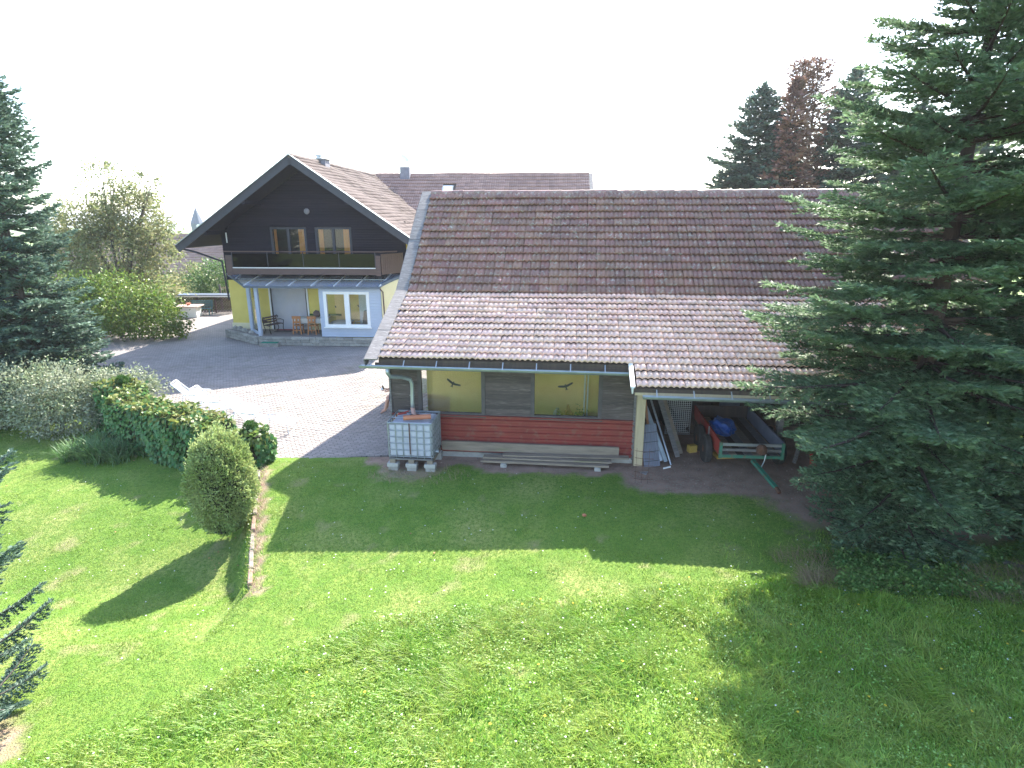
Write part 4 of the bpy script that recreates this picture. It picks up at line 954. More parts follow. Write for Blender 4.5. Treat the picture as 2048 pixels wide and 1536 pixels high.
# ================================================================== FOLIAGE TOOLS
def norm(a): return a/np.maximum(np.linalg.norm(a, axis=1), 1e-9)[:, None]
def leafmesh(name, P, D, L, W, m, parent=None, seed=0, up=None, fold=.15, mi=None):
    """one folded diamond per leaf: root, two shoulders, tip"""
    rr = np.random.default_rng(seed); P = np.asarray(P, float); D = norm(np.asarray(D, float)); n = len(P)
    R = rr.normal(0, 1, (n, 3)) if up is None else np.asarray(up, float)
    S = norm(np.cross(D, R)); N = np.cross(S, D)
    L = np.broadcast_to(L, n)*rr.uniform(.7, 1.25, n); W = np.broadcast_to(W, n)*rr.uniform(.75, 1.2, n)
    mid = P+D*(L*.45)[:, None]
    V = np.stack([P, mid+S*(W/2)[:, None]+N*(L*fold)[:, None], P+D*L[:, None], mid-S*(W/2)[:, None]+N*(L*fold)[:, None]], 1).reshape(-1, 3)
    F = np.arange(4*n).reshape(-1, 4)
    return npmesh(name, V, F, m, parent, mi=mi)
def conifer(name, label, loc, h, prof, m='fir', seed=1, whorl=.34, nb=6, twig=.12, sh=.06, L=.09, W=.04, base=.3, lowpitch=-.22, toppitch=.35, up=.10,
            trunk=.16, gaps=.12, zmin=None, group=None, bark='bark', side=.42, rollr=.7, cut=None, barrel=False, twmax=1.6, hang=0.):
    rr = np.random.default_rng(seed)
    T = thing(name, label, 'tree', loc, 0, group)
    zs = [p[0] for p in prof]; rs = [p[1] for p in prof]
    P = []; D = []; U = []; wood = MB()
    z = base; hg = h
    while z < hg-.1:
        r0 = float(np.interp(z, zs, rs)); f = (z-base)/(hg-base); k = nb if r0 > .8 else max(4, nb-1)
        for b in range(k):
            if rr.random() < gaps*(1 if f < .85 else .3): continue
            az = 2*PI*(b+rr.uniform(-.35,.35))/k+z*2.4; r = r0*rr.uniform(.72,1.02)*(1.0 if rr.random() > .10 else 1.06)
            zz = z+rr.uniform(-.12,.12); a_ = lowpitch+(toppitch-lowpitch)*f**1.2+rr.normal(0,.06); c_ = up+rr.uniform(0,.08)
            dirh = np.array([math.cos(az), math.sin(az), 0]); perp = np.array([-math.sin(az), math.cos(az), 0])
            if cut is not None and cut(loc[0]+dirh[0]*r*.7, loc[1]+dirh[1]*r*.7, zz): continue
            def curve(t): return dirh*(r*t)[:, None]+np.stack([np.zeros_like(t)]*2+[zz+r*(a_*t+c_*t*t)], 1)
            tt = np.linspace(0, 1, 4); cp = curve(tt); wood.tube([tuple(q) for q in cp], [max(.012, .018*r), .013*r+.004, .008*r+.003, .003], 4, caps=False)
            nt_ = max(3, int(r*.93/twig)); t = np.linspace(.10, .99, nt_); t = np.clip(t+rr.uniform(-.02,.02,nt_), .05, 1)
            C = curve(t); tang = dirh[None]+np.array([0,0,1])[None]*(a_+2*c_*t)[:, None]; tang = norm(tang)
            inner = np.clip((t-.08)/.25, 0, 1)
            for s in (-1, 1):
                tl = np.minimum(r*side*(1-t)**.75+.12, twmax)*rr.uniform(.7,1.15,nt_)*(.45+.55*inner)
                ang = rr.uniform(.75,1.1,nt_); td = norm(tang*np.cos(ang)[:, None]+perp[None]*s*np.sin(ang)[:, None]+np.array([0,0,1])[None]*rr.normal(.0,.10,nt_)[:, None])
                ns = np.maximum(2, (tl/sh*2).astype(int))
                idx = np.repeat(np.arange(nt_), ns); loc_k = np.concatenate([np.arange(q) for q in ns]); u = (loc_k+rr.uniform(0,1,len(loc_k)))/ns[idx]
                pos = C[idx]+td[idx]*(tl[idx]*u)[:, None]; pos[:, 2] += -.10*(tl[idx]*u)**2-hang*tl[idx]*u
                keep = rr.random(len(pos)) < .35+.65*np.maximum(inner[idx], u)
                sg = np.where(rr.random(len(pos)) < .5, -1., 1.); w2 = np.cross(td[idx], np.array([0,0,1])[None])
                dd = norm(td[idx]+w2*(sg*rr.uniform(.3,1.,len(pos)))[:, None]+np.array([0,0,1])[None]*rr.normal(.12,.28,len(pos))[:, None])
                P.append(pos[keep]); D.append(dd[keep])
            # tip shoots along the main axis
            q = max(4, int(r*.5/sh)); t2 = rr.uniform(.5,1.,q); P.append(curve(t2)); D.append(norm(dirh[None]+rr.normal(0,.5,(q,3))+np.array([0,0,.25])))
        z += whorl*rr.uniform(.8,1.2)*(1 if f < .75 else .75)
    # leader
    q = 40; t2 = rr.uniform(0,1,q); P.append(np.stack([np.zeros(q),np.zeros(q),hg-.5*t2],1)); D.append(norm(rr.normal(0,.5,(q,3))+np.array([0,0,.7])))
    P = np.concatenate(P); D = np.concatenate(D); n = len(P)
    Uv = np.array([0,0,1.])+rr.normal(0, rollr, (n,3))
    leafmesh('crown', P, D, L, W, m, T, seed=seed, up=Uv, fold=.08)
    tr_ = MB().tube([(0,0,-.3),(0,0,h*.3),(0,0,h*.7),(0,0,h)], [trunk*1.15, trunk*.85, trunk*.45, .015], 9, caps=False).build('trunk', bark, T, smooth=True)
    wood.build('branches', bark, T, smooth=True)
    print(name, seed, n)
    return T, n
NTRI = 0
# --- big fir at the right, in front of the shed extension
fl_prof = [(0.2,1.2),(.7,1.7),(1.6,2.0),(2.3,2.5),(3.0,3.4),(3.6,3.5),(4.6,3.35),(5.6,3.15),(6.7,2.9),(7.5,2.5),(8.6,2.0),(9.7,1.45),(11,.9),(12,.1)]
T, n = conifer('fir_tree', 'nearest big fir in front of the barn end, with layered dark green boughs', (7.7,10.75,-.3), 12.2, fl_prof, 'fir', 11, whorl=.42, nb=9, twig=.075, sh=.037, L=.11, W=.036, base=.55, lowpitch=-.30, toppitch=.28, up=.12, trunk=.19, gaps=.06, bark='bark_red', twmax=1.0)
NTRI += n*2
T, n = conifer('fir_tree', 'dark fir at the right frame edge, right of the nearest big fir', (11.6,11.9,-.3), 13.4, [(0.2,2.2),(1.2,3.3),(3,3.9),(6,3.8),(9,3.1),(12,1.6),(13.4,.1)], 'fir', 12, whorl=.42, nb=7, twig=.115, sh=.075, L=.16, W=.075, base=.5, lowpitch=-.28, toppitch=.25, up=.1, trunk=.2, gaps=.05, bark='bark_red', twmax=1.,
    cut=lambda x, y, z: (x > 13.2), side=.5)
NTRI += n*2
# --- blue spruce on the left
T, n = conifer('spruce_tree', 'tall blue green spruce at the left edge behind the silvery shrub', (-17.5,21.2,-.7), 13.2, [(0.2,2.6),(1.5,2.75),(3.2,2.5),(5,2.05),(6.5,1.85),(8,1.75),(10,1.35),(12,.6),(13.2,.1)], 'spruce', 21, whorl=.36, nb=8, twig=.10, sh=.08, L=.18, W=.09, base=.4, lowpitch=-.38, toppitch=.3, up=.26, trunk=.2, gaps=.08, hang=.15)
NTRI += n*2
# second spruce further left/back
T, n = conifer('spruce_tree', 'second spruce at far left, behind the tall blue green one', (-21.0,23.5,-.7), 11, [(0.2,2.8),(3,2.5),(6,1.9),(9,.9),(11,.1)], 'spruce', 22, whorl=.6, nb=6, twig=.24, sh=.16, L=.30, W=.17, base=.4, lowpitch=-.35, toppitch=.3, up=.22, gaps=.08, hang=.15)
NTRI += n*2
# small spruce close at the lower left
T, n = conifer('spruce_tree', 'small young spruce with upswept boughs at the lower left corner', (-7.35,6.75,-.55), 4.3, [(0.2,.9),(1.0,1.05),(2.,1.15),(3.,1.15),(3.8,.5),(4.3,.05)], 'spruce', 23, whorl=.72, nb=6, twig=.030, sh=.018, L=.06, W=.024, base=.25, lowpitch=.05, toppitch=.5, up=.28, trunk=.06, gaps=.1, side=.24, hang=.4)
NTRI += n*2
# --- firs behind the barn ridge
G3 = 'conifers behind the barn ridge'
specs = [((14.7,38,0),13.6,3.9,'fir_far','dark green fir leftmost in the group behind the barn ridge',0.04),
 ((15.8,36.2,0),13.6,1.9,'dead','brown dying fir in the group behind the barn ridge',.25),
 ((16.9,38.2,0),15.0,1.45,'dead','thin bare topped conifer left one of the tallest pair behind the ridge',.35),
 ((18.0,38.6,0),15.1,1.45,'dead','thin conifer right one of the tallest pair behind the ridge',.3),
 ((20.2,38.4,0),14.6,3.6,'fir_far','dark green fir right of the tall thin pair behind the ridge',.04),
 ((23.5,37,0),12.5,3.3,'fir_far','dark fir behind the barn partly screened by the big fir',.05),
 ((27.5,38,0),14.,3.3,'fir_far','furthest right background fir glimpsed through the big fir',.05)]
for i, (lc, h, r, m_, lb, gp) in enumerate(specs):
    thin = r < 1.5
    pr_ = [(2,r),(6,r*.97),(h*.7,r*.62),(h*.9,r*.28),(h,.05)] if not thin else [(3,r),(h*.8,r*.9),(h*.95,r*.6),(h,.1)]
    T, n = conifer('fir_tree', lb, lc, h, pr_, m_, 40+i, whorl=.36 if not thin else .36, nb=7, twig=.17, sh=.12 if not thin else .13, L=.34 if not thin else .26, W=.15 if not thin else .09, base=5.5, lowpitch=-.12 if not thin else .25, toppitch=.35, up=.1, trunk=.16, gaps=gp, group=G3, bark='bark_red')
    NTRI += n*2

# --- broadleaf crowns
def crown(name, label, cat, base, blobs, n, leaf, m, seed, group=None, trunk=.12, bark='bark', shell=.55, droop=.3, wl=.55, fork=None, twigs=0):
    rr = np.random.default_rng(seed); T = thing(name, label, cat, base, 0, group); P = []; D = []
    vol = np.array([b[1][0]*b[1][1]*b[1][2]*(b[2] if len(b) > 2 else 1) for b in blobs])**.8; vol /= vol.sum(); wood = MB()
    root = Vector((0,0,-.3)); fk = Vector(fork) if fork else Vector((0,0,.25*max(b[0][2] for b in blobs)))
    wood.tube([root, fk*.5, fk], [trunk, trunk*.9, trunk*.8], 8, caps=False)
    for b, v in zip(blobs, vol):
        k = int(n*v); u = norm(rr.normal(0,1,(k,3))); rad = rr.uniform(shell,1.,k)**.6
        lump_ = 1+.22*np.sin(u[:,0]*4+u[:,2]*5+seed)*np.cos(u[:,1]*5-u[:,2]*3)+.10*rr.normal(0,1,k)
        nc = max(3, k//60); cc = norm(rr.normal(0,1,(nc,3)))*rr.uniform(.5,1.,nc)[:,None]
        j = rr.integers(0,nc,k); clus = rr.random(k) < .65
        q = u*(rad*lump_)[:,None]; q[clus] = cc[j[clus]]+rr.normal(0,.13,(clus.sum(),3))
        P.append(q*np.array(b[1])+np.array(b[0])); d_ = norm(q)+rr.normal(0,.8,(k,3)); d_[:,2] -= droop; D.append(d_)
        c0 = Vector(b[0]); mid = fk.lerp(c0, .5)+Vector(rr.normal(0,.12,3)); wood.tube([fk, mid, c0], [trunk*.6, trunk*.35, trunk*.12], 5, caps=False)
        for e in range(twigs):
            t_ = Vector(cc[e % nc]*np.array(b[1])*.95)+c0; wood.tube([mid, c0.lerp(t_, .4), t_], [trunk*.2, trunk*.12, .008], 4, caps=False)
    wood.build('trunk', bark, T, smooth=True)
    leafmesh('crown', np.concatenate(P), np.concatenate(D), leaf, leaf*wl, m, T, seed=seed)
    return T
crown('apple_tree', 'airy olive green tree with sparse top behind the yard', 'tree', (-23.8,36.5,-1.5),
  [((0,0,5.4),(3.3,2.6,2.4)),((-1.6,0,7.3),(2.0,1.8,1.6)),((1.3,.3,7.9),(2.1,1.8,1.7)),((0,0,9.6),(1.9,1.6,1.3),.3),((2.6,0,6.4),(1.5,1.5,1.3)),((-2.8,0,5.6),(1.5,1.5,1.5)),((0.3,0,3.4),(3.4,2.4,1.2)),((2.4,.2,9.3),(1.4,1.2,1.3),.2)], 22000, .20, 'walnut', 51, trunk=.22, shell=.2, fork=(0,0,2.6), twigs=3)
crown('sumac_bush', 'spreading yellow green bush leaning over the left yard edge', 'bush', (-20.9,31.3,-.5), [((0,0,2.4),(2.6,2.,1.5)),((1.5,-.3,1.7),(2.0,1.6,1.2)),((-1.8,0,2.4),(1.8,1.6,1.6)),((2.6,0,1.2),(1.2,1,.9))], 14000, .17, 'sumac', 52, trunk=.09)
crown('garden_bush', 'pale green bush directly behind the lattice screen', 'bush', (-21.3,43.2,-1), [((0,0,2.4),(2.0,1.5,1.8)),((1.3,0,1.6),(1.4,1.2,1.4))], 6500, .18, 'bushg', 53, trunk=.08)
crown('garden_bush', 'dark green bush left of the lattice screen below the olive tree', 'bush', (-25.0,40.,-1.5), [((0,0,2.6),(2.4,1.8,2.0)),((-2.4,0,2.6),(2.2,1.6,2.))], 8000, .2, 'bushg', 54, trunk=.09)
crown('garden_bush', 'bush between olive tree and far tiled roof', 'bush', (-24.6,46.,-1.5), [((0,0,2.4),(2.4,1.6,1.8))], 4000, .22, 'walnut', 55, trunk=.09)
crown('young_tree', 'slender light green sapling under the farmhouse eave', 'tree', (-20.6,47,-1.5), [((0,0,3.2),(.9,.8,1.6)),((.6,0,5.0),(.8,.7,.9)),((-.5,0,4.8),(.6,.6,.7))], 1800, .2, 'sumac', 56, trunk=.07)
crown('garden_bush', 'dark bush beside the yellow wall behind the lattice screen', 'bush', (-18.6,45,-1), [((0,0,2.),(1.5,1.2,1.8))], 3000, .18, 'ivy', 57, trunk=.08)
crown('garden_bush', 'far left bush behind the spruces', 'bush', (-30,34,-2), [((0,0,3.),(4,3,3.)),((-6,0,3.5),(4,3,3.5))], 9000, .28, 'bushg', 58, trunk=.15)
crown('silver_shrub', 'large silvery grey green shrub in front of the tall spruce', 'shrub', (-14.9,18.6,-.75),
  [((0,0,1.35),(1.7,1.2,1.05)),((-1.6,.2,1.5),(1.4,1.2,1.1)),((1.2,.4,1.25),(1.1,.9,.9)),((.3,-.5,.8),(1.5,.9,.8)),((1.9,1.0,1.3),(1.0,.9,.8))], 22000, .10, 'shrub', 60, trunk=.07, twigs=6, shell=.3)
crown('silver_shrub', 'smaller pale shrub at the left edge beneath the spruce', 'shrub', (-17.6,19.0,-.8), [((0,0,1.),(1.5,1.,1.0)),((-1.4,0,1.),(1.4,1.,1.))], 8000, .10, 'shrub', 61, trunk=.06)
# clipped round bush
def round_bush():
    rr = np.random.default_rng(70); T = thing('round_bush', 'clipped egg shaped pale green bush at the front end of the ivy hedge', 'bush', (-6.38,12.0,-.62)); k = 30000
    u = norm(rr.normal(0,1,(k,3))); f = rr.uniform(.80,1.0,k)
    r = np.array([.70,.70,1.18]); b = 1+.06*np.sin(u[:,0]*7+1)*np.cos(u[:,2]*6)+.05*np.sin(u[:,1]*11+u[:,2]*7)+.03*np.sin(u[:,0]*23+u[:,2]*19); b = b*(1-.42*np.clip(-u[:,2]-.1,0,1))
    P = u*r*(f*b)[:,None]+np.array([0,0,1.15]); P[:,2] = np.where(P[:,2] < 1.15, 1.15-(1.15-P[:,2])*1.45, P[:,2]); P = P[(P[:,2] > .02)]; uu = norm(P-np.array([0,0,1.15])); P[:,2] += (uu[:,2] > .3)*rr.exponential(.055,len(P))
    D = uu+rr.normal(0,.6,(len(P),3)); D[:,2] += .4
    leafmesh('leaves', P, D, .062, .034, 'box', T, seed=70)
    bm = MB().lathe([(.05,0),(.30,.12),(.42,.5),(.50,1.0),(.50,1.5),(.38,1.9),(.15,2.1)], 14).build('twigs', mat('bush inner twigs', (.05,.05,.03), (.03,.035,.02), rough=1, scale=20), T)
round_bush()
# ivy covered wall pieces
def ivy_box(label, a, b, wd, z0, z1, n, seed, cat='hedge', name='ivy_hedge'):
    """leaves hanging over a low wall running from a to b (world xy)"""
    rr = np.random.default_rng(seed); a = np.array(a, float); b = np.array(b, float); d = b-a; Ln = np.linalg.norm(d); d /= Ln; pn_ = np.array([-d[1], d[0]])
    T = thing(name, label, cat, (a[0], a[1], z0), math.atan2(d[1], d[0])); H_ = z1-z0
    MB().span(.02, Ln-.02, -wd/2+.1, wd/2-.1, -.1, H_-.1).build('wall', mat('ivy wall core', (.06,.07,.045), (.04,.045,.03), rough=1, scale=9), T)  # solid core of the covered wall, put in so light cannot pass through
    ar = np.array([Ln*H_, Ln*H_, Ln*wd*1.1, wd*H_, wd*H_]); ar /= ar.sum(); ks = (ar*n).astype(int); P = []; D = []; U = []; MI = []
    for fi, k in enumerate(ks):
        s, t_ = rr.uniform(0,1,k), rr.uniform(0,1,k)
        if fi < 2: sg = -1 if fi == 0 else 1; p = np.stack([s*Ln, np.full(k, sg*wd/2), t_*H_],1); nn = np.array([0,sg,.15])
        elif fi == 2: p = np.stack([s*Ln, (t_-.5)*wd, np.full(k, H_)],1); nn = np.array([0,0,1.])
        else: sg = -1 if fi == 3 else 1; p = np.stack([np.full(k, 0 if sg < 0 else Ln), (t_-.5)*wd, s*H_],1); nn = np.array([sg,0,.15])
        bul = .06*np.sin(p[:,0]*5+p[:,2]*4)+.05*np.sin(p[:,0]*2.3+1)+rr.normal(0,.035,k)
        rnd_ = np.clip((p[:,2]-H_+.25)/.25,0,1)*(fi != 2)*.10
        p = p+nn[None]*(bul-rnd_)[:,None]; P.append(p)
        dd = (np.array([0,0,-1.])+nn*.35)[None] if fi != 2 else np.zeros((1,3)); dd = dd+rr.normal(0,.35 if fi != 2 else .8,(k,3)); D.append(dd); U.append(nn[None]+rr.normal(0,.28,(k,3)))
        MI.append((rr.random(k) < (.75 if fi == 2 else np.clip((p[:,2]-H_+.3)*1.6,0.03,.6))).astype(int))
    leafmesh('leaves', np.concatenate(P), np.concatenate(D), .125, .12, ['ivy','ivy_top'], T, seed=seed, up=np.concatenate(U), fold=.06, mi=np.concatenate(MI))
    return T
ivy_box('tall square ivy pillar at the far end of the hedge, topped by a ball', (-13.2,18.75), (-12.1,18.25), 1.0, -.55, .98, 3400, 81)
ivy_box('long low ivy hedge with paler reddish leaves along its top', (-12.1,17.6), (-8.0,15.3), 1.05, -.72, .84, 10500, 82)
ivy_box('low end of the ivy hedge just behind the round bush', (-8.0,15.3), (-6.9,14.6), .8, -.75, .45, 2600, 83)
ivy_box('short ivy pillar right of the round bush, topped by a ball', (-7.1,14.75), (-6.45,14.4), .62, -.5, .78, 2400, 84)
def ball(loc, r, label, seed):
    rr = np.random.default_rng(seed); T = thing('topiary_ball', label, 'topiary', loc); k = 1800; u = norm(rr.normal(0,1,(k,3)))
    leafmesh('leaves', u*np.array([r,r,r*1.15])*rr.uniform(.8,1,(k,1)), u+np.array([0,0,.5])+rr.normal(0,.3,(k,3)), .05, .014, 'ball', T, seed=seed)
    MB().lathe([(.02,-r-.1),(.03,-r*.5),(r*.6,-r*.4),(r*.75,0),(r*.4,r*.7)], 10).build('stem', 'ball', T)
ball((-12.55,18.45,1.12), .17, 'small green ball shrub on top of the tall ivy pillar', 91)
ball((-6.78,14.55,.94), .17, 'small green ball shrub on top of the short ivy pillar', 92)
gp = thing('garden_lantern', 'small stone lantern with pale bluish top on the ivy hedge', 'lantern', (-8.0,15.75,.3))
MB().lathe([(.07,-.4),(.06,0),(.055,.28),(.08,.3)], 10).build('post', 'stone', gp); MB().lathe([(.08,.3),(.13,.34),(.12,.40),(.03,.46)], 10).build('top', 'blue_grey', gp)
# lily clump
def blades(name, P, az, L, lean_, W, m, parent=None, seed=0, seg=4):
    rr = np.random.default_rng(seed); n = len(P); dirh = np.stack([np.cos(az), np.sin(az), np.zeros(n)],1); side_ = np.stack([-np.sin(az), np.cos(az), np.zeros(n)],1)
    V = []
    for i in range(seg):
        t_ = i/seg; p = P+dirh*(L*lean_*t_**1.7)[:,None]+np.array([0,0,1])[None]*(L*(t_-.45*lean_*t_**2.2))[:,None]; wv = W*(1-.55*t_)
        V += [p-side_*(wv/2)[:,None], p+side_*(wv/2)[:,None]]
    V.append(P+dirh*(L*lean_)[:,None]+np.array([0,0,1])[None]*(L*(1-.45*lean_))[:,None])
    V = np.stack(V,1); m_ = V.shape[1]; F = []
    for i in range(seg-1): F += [(2*i,2*i+1,2*i+3),(2*i,2*i+3,2*i+2)]
    F.append((2*seg-2,2*seg-1,2*seg)); F = np.array(F)[None]+m_*np.arange(n)[:,None,None]
    return npmesh(name, V.reshape(-1,3), F.reshape(-1,3), m, parent)
rr = np.random.default_rng(95)
T = thing('lily_clump', 'clump of long arching strap leaves at the foot of the ivy hedge', 'plant', (-11.9,16.4,-.7))
n = 1500; c = rr.integers(0,22,n); cc = np.stack([rr.uniform(-1.1,1.3,22), rr.uniform(-.5,.6,22)],1); cc[:,1] += cc[:,0]*-.25
P = np.concatenate([cc[c]+rr.normal(0,.1,(n,2)), np.zeros((n,1))],1)
blades('leaves', P, rr.uniform(0,2*PI,n), rr.uniform(.5,.95,n), rr.uniform(.35,.95,n), np.full(n,.028), 'lily', T, 95)

# ================================================================== GRASS
def visible(x, y, margin=.6):
    dep = y*math.cos(PITCH)+(CAM_H+.3)*math.sin(PITCH); return (np.abs(x)*1190/dep < 1024+margin*1190/dep*1.) & (y > 4.6)
MBX = np.array([-9,-7,-4.93,-3.6,-2.2,0,2,4.2,5.5,7,9,12]); MBY = np.array([5.2,5.5,6.7,8.0,8.7,8.95,9.15,9.45,9.8,10.1,10.2,10.2])
def meadow_y(x): return np.interp(x, MBX, MBY)
def scatter(n, x0, x1, y0, y1, cond, seed):
    rr = np.random.default_rng(seed); x = rr.uniform(x0,x1,n); y = rr.uniform(y0,y1,n); k = cond(x,y,rr); return x[k], y[k], rr
def zt(x, y): return terrain(x, y)
# meadow: clumps of long blades
x, y, rr = scatter(560000, -8.5, 12.5, 4.7, 10.4, lambda x,y,r: visible(x,y) & (y < meadow_y(x)+.12*pts_noise(x,y,4,9)) & (r.random(len(x)) < .50+.45*pts_noise(x,y,2.2,5)) & (soil_mask(x,y) < .65), 101)
n = len(x); hgt = (.08+.11*np.clip(pts_noise(x,y,2.6,6)+.3,0,1.4)+.03*rr.normal(0,1,n))*np.clip((meadow_y(x)-y)/.7+.45,.4,1); hgt = np.clip(hgt,.04,.28)
az = 2*PI*rr.random(n)*.8+2.0*pts_noise(x,y,1.2,7)
blades('meadow_grass', np.stack([x,y,zt(x,y)-.01],1), az, hgt*1.15, rr.uniform(.5,1.2,n), rr.uniform(.007,.017,n), 'grass', None, 101, seg=2)['kind'] = 'stuff'
NG = n*3
bpy.data.objects['meadow_grass']['label'] = 'long bright green meadow grass across the foreground'; bpy.data.objects['meadow_grass']['category'] = 'grass'
# clover and broad leaves
x, y, rr = scatter(60000, -8.5, 12.5, 4.7, 10.2, lambda x,y,r: visible(x,y) & (y < meadow_y(x)-.1) & (r.random(len(x)) < .35+.6*pts_noise(x,y,3.1,15)) & (soil_mask(x,y) < .5), 102)
n = len(x); D = np.stack([rr.normal(0,1,n), rr.normal(0,1,n), rr.uniform(-.1,.5,n)],1)
o = leafmesh('clover', np.stack([x,y,zt(x,y)+rr.uniform(.03,.14,n)],1), D, .034, .026, 'clover', None, 102, up=np.array([0,0,1.])+rr.normal(0,.35,(n,3)), fold=.05); stuff(o, 'clover and small broad leaves among the meadow grass', 'ground cover')
NG += n*2
# mown lawn
x, y, rr = scatter(700000, -17, 9, 5, 20., lambda x,y,r: visible(x,y,1) & (y > meadow_y(x)-.1) & (soil_mask(x,y) < .5) & ~((x > hedge_x(y)) & (y > 14.75)) & ((y < 14.6) | (x < -8)) & (y < 20) & (r.random(len(x)) < np.clip(1.6-y*.07,.1,1)) & ~((x > -3.2) & (y > 14.4)), 103)
n = len(x); hg = rr.uniform(.018,.045,n)*(1+.5*(pts_noise(x,y,3,30) > .5))
o = blades('lawn_grass', np.stack([x,y,zt(x,y)-.004],1), rr.uniform(0,2*PI,n), hg, rr.uniform(.3,1.,n), rr.uniform(.008,.014,n)*(1+(y-8)*.04), 'lawn', None, 103, seg=1); stuff(o, 'short mown lawn grass between the barn and the meadow', 'grass')
NG += n
# taller tufts along edges: wall foot, edging, under hedge
x, y, rr = scatter(60000, -16, 8, 8.5, 18., lambda x,y,r: ((np.abs(x-hedge_x(y)+.1) < .22) & (y < 14.6) & (y > 9.3) & (r.random(len(x)) < .7)) | ((np.hypot(x-8,y-10.2) < 4.) & (y < 11.2) & (y > 9.2) & (r.random(len(x)) < .5+.5*pts_noise(x,y,2,8))) , 104)
n = len(x)
o = blades('edge_grass', np.stack([x,y,zt(x,y)-.01],1), rr.uniform(0,2*PI,n), rr.uniform(.06,.18,n), rr.uniform(.3,1.,n), rr.uniform(.008,.013,n), 'grass', None, 104, seg=2); stuff(o, 'untrimmed grass tufts along the edging and beneath the firs', 'grass')
# dry grass patches
x, y, rr = scatter(400000, -17, 13, 6, 18, lambda x,y,r: ((np.hypot((x-6.3)/1.5,(y-9.35)/.33) < 1+.4*pts_noise(x,y,3,2)) & (r.random(len(x)) < .95)) | ((np.hypot((x-9.0)/1.5,(y-9.2)/.6) < 1) & (r.random(len(x)) < .5)) | ((np.hypot((x-5.8)/.8,(y-10.1)/.3) < 1) & (r.random(len(x)) < .4))
   | ((np.hypot((x+2.3)/1.3,(y-13.7)/.5) < 1) & (np.hypot((x+2.5)/.75,(y-14.2)/.55) > .8) & (r.random(len(x)) < .12)) | ((np.abs(x-hedge_x(y)-.12) < .12) & (y < 14.4) & (y > 9.5) & (r.random(len(x)) < .2)), 105)
n = len(x)
o = blades('dry_grass', np.stack([x,y,zt(x,y)-.01],1), rr.normal(2.6,.8,n), rr.uniform(.10,.24,n)+.14*((x > 4) & (y < 11)), rr.uniform(.6,1.2,n), rr.uniform(.006,.012,n), 'drygrass', None, 105, seg=2); stuff(o, 'straw coloured dry grass by the fir, the tank and the edging', 'dry grass')
NG += n*3
x, y, rr = scatter(60000, 5.7, 13, 8.9, 10.8, lambda x,y,r: (y < 10.35+.2*pts_noise(x,y,2,4)) & (pts_noise(x,y,2.4,12)+.25*r.normal(0,1,len(x)) > .05), 111)
n = len(x)
o = leafmesh('weeds', np.stack([x,y,zt(x,y)+rr.uniform(.03,.24,n)],1), np.stack([rr.normal(0,1,n),rr.normal(0,1,n),rr.uniform(-.3,.6,n)],1), .065, .045, 'weed', None, 111, up=np.array([0,0,1.])+rr.normal(0,.4,(n,3)), fold=.06); stuff(o, 'broad leaved weeds at the foot of the firs', 'weeds')
# flowers, fallen leaves
x, y, rr = scatter(2600, -12, 8, 5, 15, lambda x,y,r: visible(x,y) & (soil_mask(x,y) < .3) & (r.random(len(x)) < .16) & ~((x > hedge_x(y)) & (y > 14.5)), 106)
n = len(x); P = np.stack([x,y,zt(x,y)+np.where(y < meadow_y(x), .15, .05)],1); q = 6; PP = np.repeat(P,q,0); a_ = np.tile(np.arange(q)*2*PI/q,n)
o = leafmesh('daisies', PP, np.stack([np.cos(a_),np.sin(a_),np.full(n*q,.2)],1), .016, .011, mat('white petals', (.8,.8,.78), rough=.8, trans=.2), None, 106, up=np.tile(np.array([0,0,1.]),(n*q,1))); stuff(o, 'tiny white daisies scattered over the lawn', 'flowers')
x, y, rr = scatter(500, -5, 9, 5, 10, lambda x,y,r: (y < meadow_y(x)) & (r.random(len(x)) < .13), 107)
n = len(x); P = np.stack([x,y,zt(x,y)+.17],1); q = 8; PP = np.repeat(P,q,0); a_ = np.tile(np.arange(q)*2*PI/q,n)
o = leafmesh('dandelions', PP, np.stack([np.cos(a_),np.sin(a_),np.full(n*q,.3)],1), .022, .014, mat('yellow petals', (.75,.55,.04), rough=.8, trans=.2), None, 107, up=np.tile(np.array([0,0,1.]),(n*q,1))); stuff(o, 'small yellow flowers dotted through the meadow', 'flowers')
x, y, rr = scatter(5000, -14, 9, 8, 18, lambda x,y,r: ((np.abs(x-hedge_x(y)+.55) < .5) & (y > 11)) | ((r.random(len(x)) < .012) & (x < hedge_x(y)+8)), 108)
x, y = x[::3], y[::3]; n = len(x)
o = leafmesh('fallen_leaves', np.stack([x,y,zt(x,y)+.03],1), rr.normal(0,1,(n,3))*np.array([1,1,.2]), .06, .045, mat('dead leaves', (.28,.15,.06), (.42,.27,.10), rnd=.4, rough=.9), None, 108, up=np.array([0,0,1.])+rr.normal(0,.3,(n,3))); stuff(o, 'brown fallen leaves along the hedge foot and lawn', 'fallen leaves')
# soil stones
x, y, rr = scatter(9000, -4, 12, 11, 15, lambda x,y,r: (soil_mask(x,y) > .6) & (r.random(len(x)) < .3), 109)
n = len(x); P = np.stack([x,y,zt(x,y)+.0],1)
o = leafmesh('gravel', P, rr.normal(0,1,(n,3))*np.array([1,1,.5]), .035, .03, mat('small stones', (.35,.28,.24), (.22,.17,.15), rnd=.4, rough=.95), None, 109); stuff(o, 'small stones and twigs on the bare soil by the shed', 'gravel')
print('TRIS foliage', NTRI, 'grass', NG)

